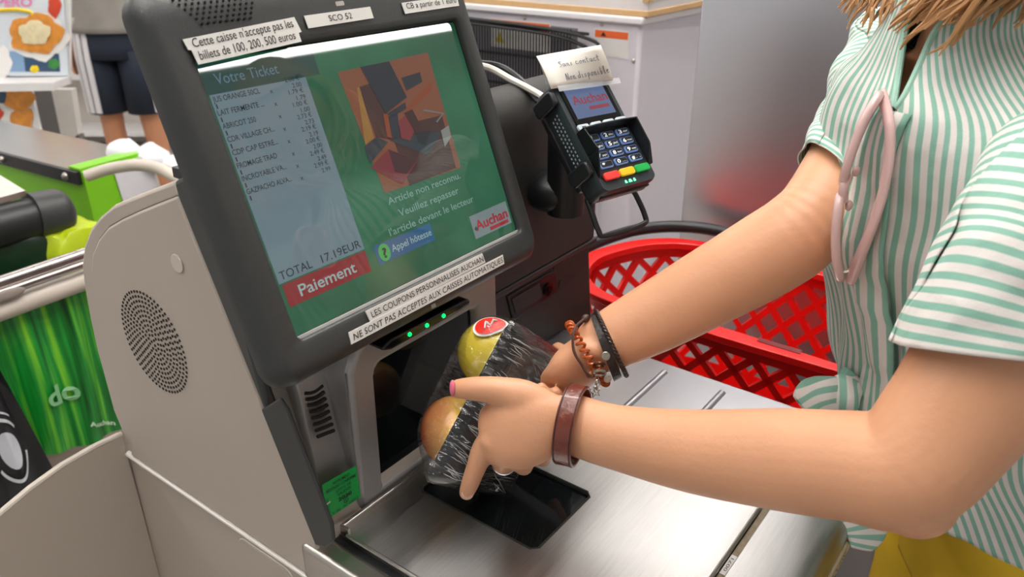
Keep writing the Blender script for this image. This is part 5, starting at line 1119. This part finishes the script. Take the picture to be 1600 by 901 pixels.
# hair
HAIR = mat('blond brown hair', 'b08050', 0.45, var=0.35, vscale=60)
b = BM(); ball(b, HCN - hf * 0.012 + hu * 0.012, (0.100, 0.086, 0.118), HM, 28, 18)
bmesh.ops.delete(b, geom=[v for v in b.verts if (v.co - HCN).dot(hf) > 0.045 and (v.co - HCN).dot(hu) < 0.075], context='VERTS')
HP = obj('hair', b, HAIR, W, angle=180)
rnd = random.Random(3)
b = BM()
for k in range(620):
    side = rnd.choice((-1, 1)); ang = rnd.uniform(-0.5, 2.2)
    root = HCN + hu * rnd.uniform(0.0, 0.06) + hr * side * 0.082 * abs(math.cos(max(ang - 0.9, 0))) - hf * 0.075 * math.sin(ang - 0.3)
    rr2 = rnd.uniform(0.312, 0.392); zt = rnd.triangular(0.478, 0.540, 0.500) - 0.02 * max(0, (0.335 - rr2) / 0.02); end = HR(HC + side * rnd.uniform(0.0, 0.105), rr2, zt)
    midp = root * 0.5 + end * 0.5 + hr * side * 0.02
    j_ = lambda: V((rnd.uniform(-.004, .004), rnd.uniform(-.004, .004), rnd.uniform(-.003, .003)))
    tube(b, [root, midp + j_(), end * 0.6 + midp * 0.4 + j_(), end * 0.85 + midp * 0.15 + j_(), end], [0.0030, 0.0032, 0.0030, 0.0026, 0.0020, 0.0012, 0.0005], 5, smooth=2)
obj('hair_strands', b, HAIR, HP)
# sandals
for sgn in (-1, 1):
    b = BM(); h = 0.712 + sgn * 0.088
    prism(b, [HR(h + x, y, FLOOR) for x, y in [(-.035, .635), (.035, .635), (.042, .52), (.048, .43), (.035, .37), (-.02, .365), (-.045, .43), (-.040, .52)]], (0, 0, 0.018)); s0 = obj('sandal_sole', fixn(b), mat('sandal brown', '6b4630', 0.6), W, bevel=0.003)
    b = BM(); tube(b, [HR(h - .044, .45, FLOOR + .015), HR(h - .03, .45, FLOOR + .05), HR(h, .45, FLOOR + .058), HR(h + .03, .45, FLOOR + .05), HR(h + .046, .45, FLOOR + .015)], 0.006, 8, smooth=3); obj('strap', b, mat('sandal brown', '6b4630', 0.6), s0)

# ------------------------------------------------------------------ jewellery
def loop(c, ax, upv, ru, rs, n=48, skew=0.0, a0=0.0, a1=2 * math.pi):
    ax = V(ax).normalized(); u = (V(upv) - ax * V(upv).dot(ax)).normalized(); v = ax.cross(u)
    return [c + u * math.cos(t) * ru + v * math.sin(t) * rs + ax * skew * math.cos(t) for t in [a0 + (a1 - a0) * k / n for k in range(n)]], ax
LEA = mat('brown leather', '6a2c1c', 0.28, var=0.3, vscale=90, bump=0.5, bscale=160, coat=0.3)
CU = thing('leather_cuff', 'wide brown leather cuff on the near wrist', 'cuff', PD(893, 690, .725))
axL = PD(960, 680, .708) - PD(872, 660, .725)
b = BM(); cc = PD(894, 664, .722)
A1, axn = loop(cc, axL, UV, .0345, .0300); rs = []
hw = 0.0085
for p in A1:
    o = (p - cc).normalized(); rs.append([p - axn * hw, p - axn * hw + o * .0024, p + axn * hw + o * .0024, p + axn * hw])
R = [[b.verts.new(x) for x in q] for q in rs]
for i in range(len(R)):
    a, c = R[i], R[(i + 1) % len(R)]
    for k in range(4): b.faces.new((a[k], a[(k + 1) % 4], c[(k + 1) % 4], c[k]))
obj('band', fixn(b), LEA, CU, bevel=0.0006)
for sg in (-1, 1):
    b = BM(); q, _ = loop(cc + axn * hw * sg * 0.82, axL, UV, .0368, .0323); tube(b, q, 0.0006, 6, closed=True); obj('stitching', b, mat('dark stitching', '32160e', 0.5), CU)
axR = PD(1015, 500, .785) - PD(925, 548, .79)
uR = UV * 0.87 + RV * 0.49
def wrist(px, py, d): return PD(px, py, d)
DL = mat('dark leather', '241a17', 0.4, var=0.2, vscale=120, bump=0.4, bscale=300); BRN = mat('brown cord', '4a2c22', 0.5, var=0.2)
b = BM(); c = wrist(947, 540, .787); rs = []
for p in loop(c, axR, uR, .0325, .0265, skew=0.005)[0]:
    o = (p - c).normalized(); n_ = V(axR).normalized(); rs.append([p - n_ * .0045, p - n_ * .0045 + o * .0018, p + n_ * .0045 + o * .0018, p + n_ * .0045])
R = [[b.verts.new(x) for x in q] for q in rs]
for i in range(len(R)):
    a, cc2 = R[i], R[(i + 1) % len(R)]
    for k in range(4): b.faces.new((a[k], a[(k + 1) % 4], cc2[(k + 1) % 4], cc2[k]))
BA = thing('leather_bracelet', 'flat black leather bracelet with star studs and hanging star charm', 'bracelet', c)
obj('band', fixn(b), DL, BA)
SIL = mat('old silver', 'b4aca0', 0.3, metal=1.0, var=0.2, vscale=300)
def facing(p, r, m, name, par):
    b = BM(); cyl(b, p + FV * 0.001, p - FV * 0.0022, r, 18); o = obj(name, b, m, par, bevel=0.0005)
    b = BM(); pts = [(math.cos(math.pi / 2 + k * math.pi / 5) * (r * .75 if k % 2 == 0 else r * .32), math.sin(math.pi / 2 + k * math.pi / 5) * (r * .75 if k % 2 == 0 else r * .32)) for k in range(10)]
    prism(b, [p - FV * 0.0022 + RV * x + UV * y for x, y in pts], -FV * 0.0010); obj('star', fixn(b), m, o, False); return o
facing(PD(946, 556, .757), 0.0043, SIL, 'star_stud', BA); facing(PD(949, 591, .765), 0.0040, SIL, 'star_stud', BA)
for (x, y, r) in ((936, 570, 0.0050), (936, 582, 0.0056)):
    b = BM(); p = PD(x, y, .757); tube(b, [p + RV * math.cos(t) * r + (UV * 0.45 - FV * 0.85) * math.sin(t) * r for t in [6.2832 * k / 24 for k in range(24)]], 0.0015, 8, closed=True); obj('charm_ring', b, SIL if y > 575 else mat('bronze', '7a5240', 0.35, metal=1.0), BA)
b = BM()
for k in range(4): 
    p = PD(935 - k * 1.2, 593 + k * 5, .757); tube(b, [p + (RV if k % 2 else FV) * math.cos(t) * .002 + UV * math.sin(t) * .0028 for t in [6.2832 * j / 14 for j in range(14)]], 0.0007, 6, closed=True)
obj('charm_chain', b, SIL, BA)
b = BM(); p = PD(930, 612, .757); pts = [(math.cos(math.pi / 2 + 0.2 + k * math.pi / 5) * (.0052 if k % 2 == 0 else .0024), math.sin(math.pi / 2 + 0.2 + k * math.pi / 5) * (.0052 if k % 2 == 0 else .0024)) for k in range(10)]
tube(b, [p + RV * x + UV * y for x, y in pts], 0.0009, 6, closed=True); obj('star_charm', b, SIL, BA)
b = BM()
q, _ = loop(wrist(955, 536, .787), axR, uR, .0345, .0285, n=72, skew=0.002)
for ph in (0, 2.1, 4.2):
    pts = []
    for k in range(216):
        i = k / 3; a = q[int(i) % 72]; c2 = q[(int(i) + 1) % 72]; p = a.lerp(c2, i - int(i)); o = (p - wrist(955, 536, .787)).normalized(); pts.append(p + o * 0.0013 * math.cos(k * 0.55 + ph) + V(axR).normalized() * 0.0013 * math.sin(k * 0.55 + ph))
    tube(b, pts, 0.0013, 6, closed=True)
tag(obj('braided_bracelet', b, mat('braided leather', '33211c', 0.35, var=0.2)), 'braided dark brown leather bracelet nearest the elbow on the far wrist', 'bracelet')
b = BM(); tube(b, [PD(*p) for p in ((915, 497, .785), (898, 513, .762), (896, 545, .754), (909, 570, .754), (924, 588, .760), (941, 572, .82), (935, 520, .825))], 0.0013, 8, closed=True, smooth=6)
CB = thing('cord_bracelet', 'thin brown cord bracelet with knot and small bead slanting over the far palm', 'bracelet', wrist(935, 548, .789))
obj('cord', b, BRN, CB)
b = BM(); ball(b, PD(915, 497, .785), (0.005, 0.004, 0.004)); obj('knot', b, BRN, CB)
b = BM(); ball(b, PD(923, 585, .760), 0.0042); obj('wooden_bead', b, mat('bead wood', '8a4a22', 0.3), CB)
AMB = mat('amber plastic', 'b8541c', 0.15, var=0.2, spec=0.6)
b = BM(); c = wrist(918, 552, .789); q, _ = loop(c, axR, uR, .0335, .0300, n=60, skew=-0.002); pts = []
for k in range(480):
    i = k / 8; a = q[int(i) % 60]; c2 = q[(int(i) + 1) % 60]; p = a.lerp(c2, i - int(i)); o = (p - c).normalized(); pts.append(p + o * 0.0030 * math.cos(k * 0.393) + V(axR).normalized() * 0.0034 * math.sin(k * 0.393))
tube(b, pts, 0.0015, 6, closed=True); tag(obj('coil_bracelet', b, AMB), 'amber orange coiled bracelet next to the apple pack on the far wrist', 'bracelet')
# ------------------------------------------------------------------ sunglasses hooked in the neckline
SG = thing('sunglasses', 'pale pink sunglasses hanging folded from the shirt neckline', 'sunglasses', PD(1372, 147, .745))
PKM = mat('pink acetate', 'd9b4b0', 0.18, var=0.04, spec=0.6, coat=0.3)
fcurve = [PD(1376, 146, .640), PD(1350, 190, .646), PD(1330, 240, .656), PD(1315, 295, .666), PD(1307, 350, .678), PD(1307, 400, .690), PD(1314, 436, .700)]
FC = catmull(fcurve, 8); nF = len(FC)
def fc(s):
    i = s * (nF - 1); k = min(int(i), nF - 2); return V(FC[k]).lerp(V(FC[k + 1]), i - k)
GR = ray(1325, 290).normalized()
for s0, s1 in ((0.02, 0.47), (0.53, 0.98)):
    pts = []
    for k in range(32):
        t = 6.2832 * k / 32; s = (s0 + s1) / 2 + (s1 - s0) / 2 * math.copysign(abs(math.cos(t)) ** 0.7, math.cos(t)); pts.append(fc(s) + GR * 0.020 * math.copysign(abs(math.sin(t)) ** 0.7, math.sin(t)))
    b = BM(); tube(b, pts, 0.0038, 10, closed=True); RM = obj('rim', b, PKM, SG)
    b = BM(); b.faces.new([b.verts.new(p + (fc((s0 + s1) / 2) - p) * 0.04) for p in pts]); lm = mat('rose lens', 'd8b0b4', 0.05, var=0); lm.node_tree.nodes['Principled BSDF'].inputs['Alpha'].default_value = 0.4
    o = obj('lens', b, lm, RM, False); sd = o.modifiers.new('t', 'SOLIDIFY'); sd.thickness = 0.0018
b = BM(); tube(b, [fc(0.44) - FV * 0.008, fc(0.5) - FV * 0.012 - RV * 0.003, fc(0.56) - FV * 0.008], 0.004, 10, smooth=3); obj('bridge', b, PKM, SG)
for s in (0.42, 0.58):
    b = BM(); p = fc(s) - FV * 0.004 + RV * 0.007; ball(b, p, (0.005, 0.003, 0.0045)); obj('nose_pad', b, PKM, SG)
tcv = [PD(1378, 148, .640), PD(1389, 190, .622), PD(1390, 240, .624), PD(1380, 300, .636), PD(1362, 355, .654), PD(1342, 405, .680), PD(1330, 436, .704)]
b = BM(); limb(b, [(p, 0.0034 if k < 5 else 0.0046, 0.006) for k, p in enumerate(tcv)], RV, 6, 14); obj('temple', b, PKM, SG)
b = BM(); limb(b, [(p + GR * 0.022 + RV * 0.001, 0.0036, 0.006) for k, p in enumerate(tcv)], RV, 6, 14); obj('temple', b, PKM, SG)
b = BM(); cyl(b, PD(1316, 428, .70), PD(1332, 424, .70), 0.0028, 10); obj('hinge', b, SIL, SG)

# ------------------------------------------------------------------ person in shorts far behind
P2 = thing('person', 'person in dark shorts with white side stripes and grey top in the blurred background', 'person', PD(200, 300, 4.2).xy.to_3d() + V((0, 0, FLOOR)))
base = PD(195, 130, 4.2); bx, by = base.x, base.y
rt2 = RV
def G2(r, f, z): return V((bx, by, FLOOR)) + rt2 * r + FH * f + V((0, 0, z))
b = BM()
rings(b, [[G2(w * math.sin(t), d * math.cos(t), z) for t in [6.2832 * k / 24 for k in range(24)]] for z, w, d in catmull([(0.80, .15, .10), (0.92, .17, .12), (1.05, .155, .11), (1.22, .17, .115), (1.36, .19, .11), (1.44, .12, .08), (1.48, .06, .06)], 3)])
limb(b, [(G2(0, 0, 1.44), .056, .056), (G2(0, 0, 1.55), .052, .052)], FH, 3)
build_head(b, G2(0, 0, 1.66), -FH, V((0, 0, 1)))
for sg in (-1, 1):
    limb(b, [(G2(sg * .09, 0, .88), .09, .085), (G2(sg * .105, 0, .5), .06, .058), (G2(sg * .11, .01, .34), .058, .054), (G2(sg * .115, .02, .09), .04, .038)], FH, 4)
    limb(b, [(G2(sg * .115, .05, .04), .03, .035), (G2(sg * .12, -.04, .04), .03, .04), (G2(sg * .13, -.16, .022), .018, .042)], V((0, 0, 1)), 4)
    limb(b, [(G2(sg * .19, 0, 1.38), .05, .05), (G2(sg * .24, .02, 1.12), .042, .042), (G2(sg * .225, -.03, .88), .028, .03), (G2(sg * .215, -.05, .80), .034, .018)], FH, 4)
    for k in range(4): limb(b, [(G2(sg * .215, -.075 + k * .018, .79), .008, .008), (G2(sg * .212, -.08 + k * .018, .75), .0078, .0078), (G2(sg * .205, -.078 + k * .018, .715 + .006 * abs(k - 1.5)), .0066, .0066)], FH, 3, 10)
    limb(b, [(G2(sg * .212, -.075, .82), .010, .010), (G2(sg * .20, -.11, .785), .009, .009), (G2(sg * .197, -.115, .755), .0075, .0075)], FH, 3, 10)
BD2 = obj('body', fixn(b), SKINB, P2); voxel(BD2, 0.006, 4, 0.5)
NAVY = mat('navy cloth', '1a2333', 0.8, var=0.1)
b = BM()
rings(b, [[G2(w * math.sin(t), d * math.cos(t), z) for t in [6.2832 * k / 32 for k in range(32)]] for z, w, d in ((1.02, .172, .125), (0.95, .186, .135), (0.86, .198, .14), (0.80, .20, .14))], cap=False)
S2_ = obj('shorts', fixn(b), NAVY, P2, angle=180); S2_.modifiers.new('t', 'SOLIDIFY').thickness = 0.004
for sg in (-1, 1):
    b = BM(); rings(b, [[G2(sg * .10 + r * math.sin(t), (r + .015) * math.cos(t), z) for t in [6.2832 * k / 32 for k in range(32)]] for z, r in ((0.84, .105), (0.7, .102), (0.52, .10))], cap=False)
    o = obj('shorts_leg', fixn(b), NAVY, S2_, angle=180); o.modifiers.new('t', 'SOLIDIFY').thickness = 0.004
    for dd in ((0.85, 1.2, 1.55) if sg < 0 else (0.1, 0.4, 0.7)):
        b = BM(); 
        g = [(z, r) for z, r in ((1.0, .088), (0.9, .098), (0.8, .107), (0.66, .105), (0.53, .103))]
        def sp_(r, a, o): return G2(sg * (.10 + (r + o) * math.cos(a)), -(r + o + .015) * math.sin(a), 0)
        ps = [[sp_(r, dd - .12, -.002) + V((0, 0, z)), sp_(r, dd + .12, -.002) + V((0, 0, z)), sp_(r, dd + .12, .009) + V((0, 0, z)), sp_(r, dd - .12, .009) + V((0, 0, z))] for z, r in g]
        rings(b, ps); obj('side_stripe', fixn(b), WHITE, S2_, False)
b = BM(); rings(b, [[G2(w * math.sin(t), d * math.cos(t), z) for t in [6.2832 * k / 32 for k in range(32)]] for z, w, d in catmull([(0.93, .215, .155), (1.05, .185, .14), (1.22, .195, .14), (1.36, .205, .13), (1.44, .14, .10), (1.47, .085, .085)], 3)], cap=False)
T2 = obj('top', fixn(b), mat('grey top cloth', '8d8882', 0.8, var=0.25, vscale=9), P2, angle=180); T2.modifiers.new('t', 'SOLIDIFY').thickness = 0.004
for sg in (-1, 1):
    b = BM(); limb(b, [(G2(sg * .185, 0, 1.39), .062, .062), (G2(sg * .235, .015, 1.18), .056, .056)], FH, 4); obj('sleeve', b, mat('grey top cloth', '8d8882', 0.8), T2)
b = BM(); ball(b, G2(0, 0.012, 1.675), (0.086, 0.104, 0.118), lambda q: RV * q.x + FH * q.y + V((0, 0, q.z)))
bmesh.ops.delete(b, geom=[v for v in b.verts if v.co.z < FLOOR + 1.69 and (v.co - G2(0, 0, 1.675)).dot(FH) < 0.0], context='VERTS'); obj('hair', b, mat('dark hair', '2c2018', 0.6), P2, angle=180)
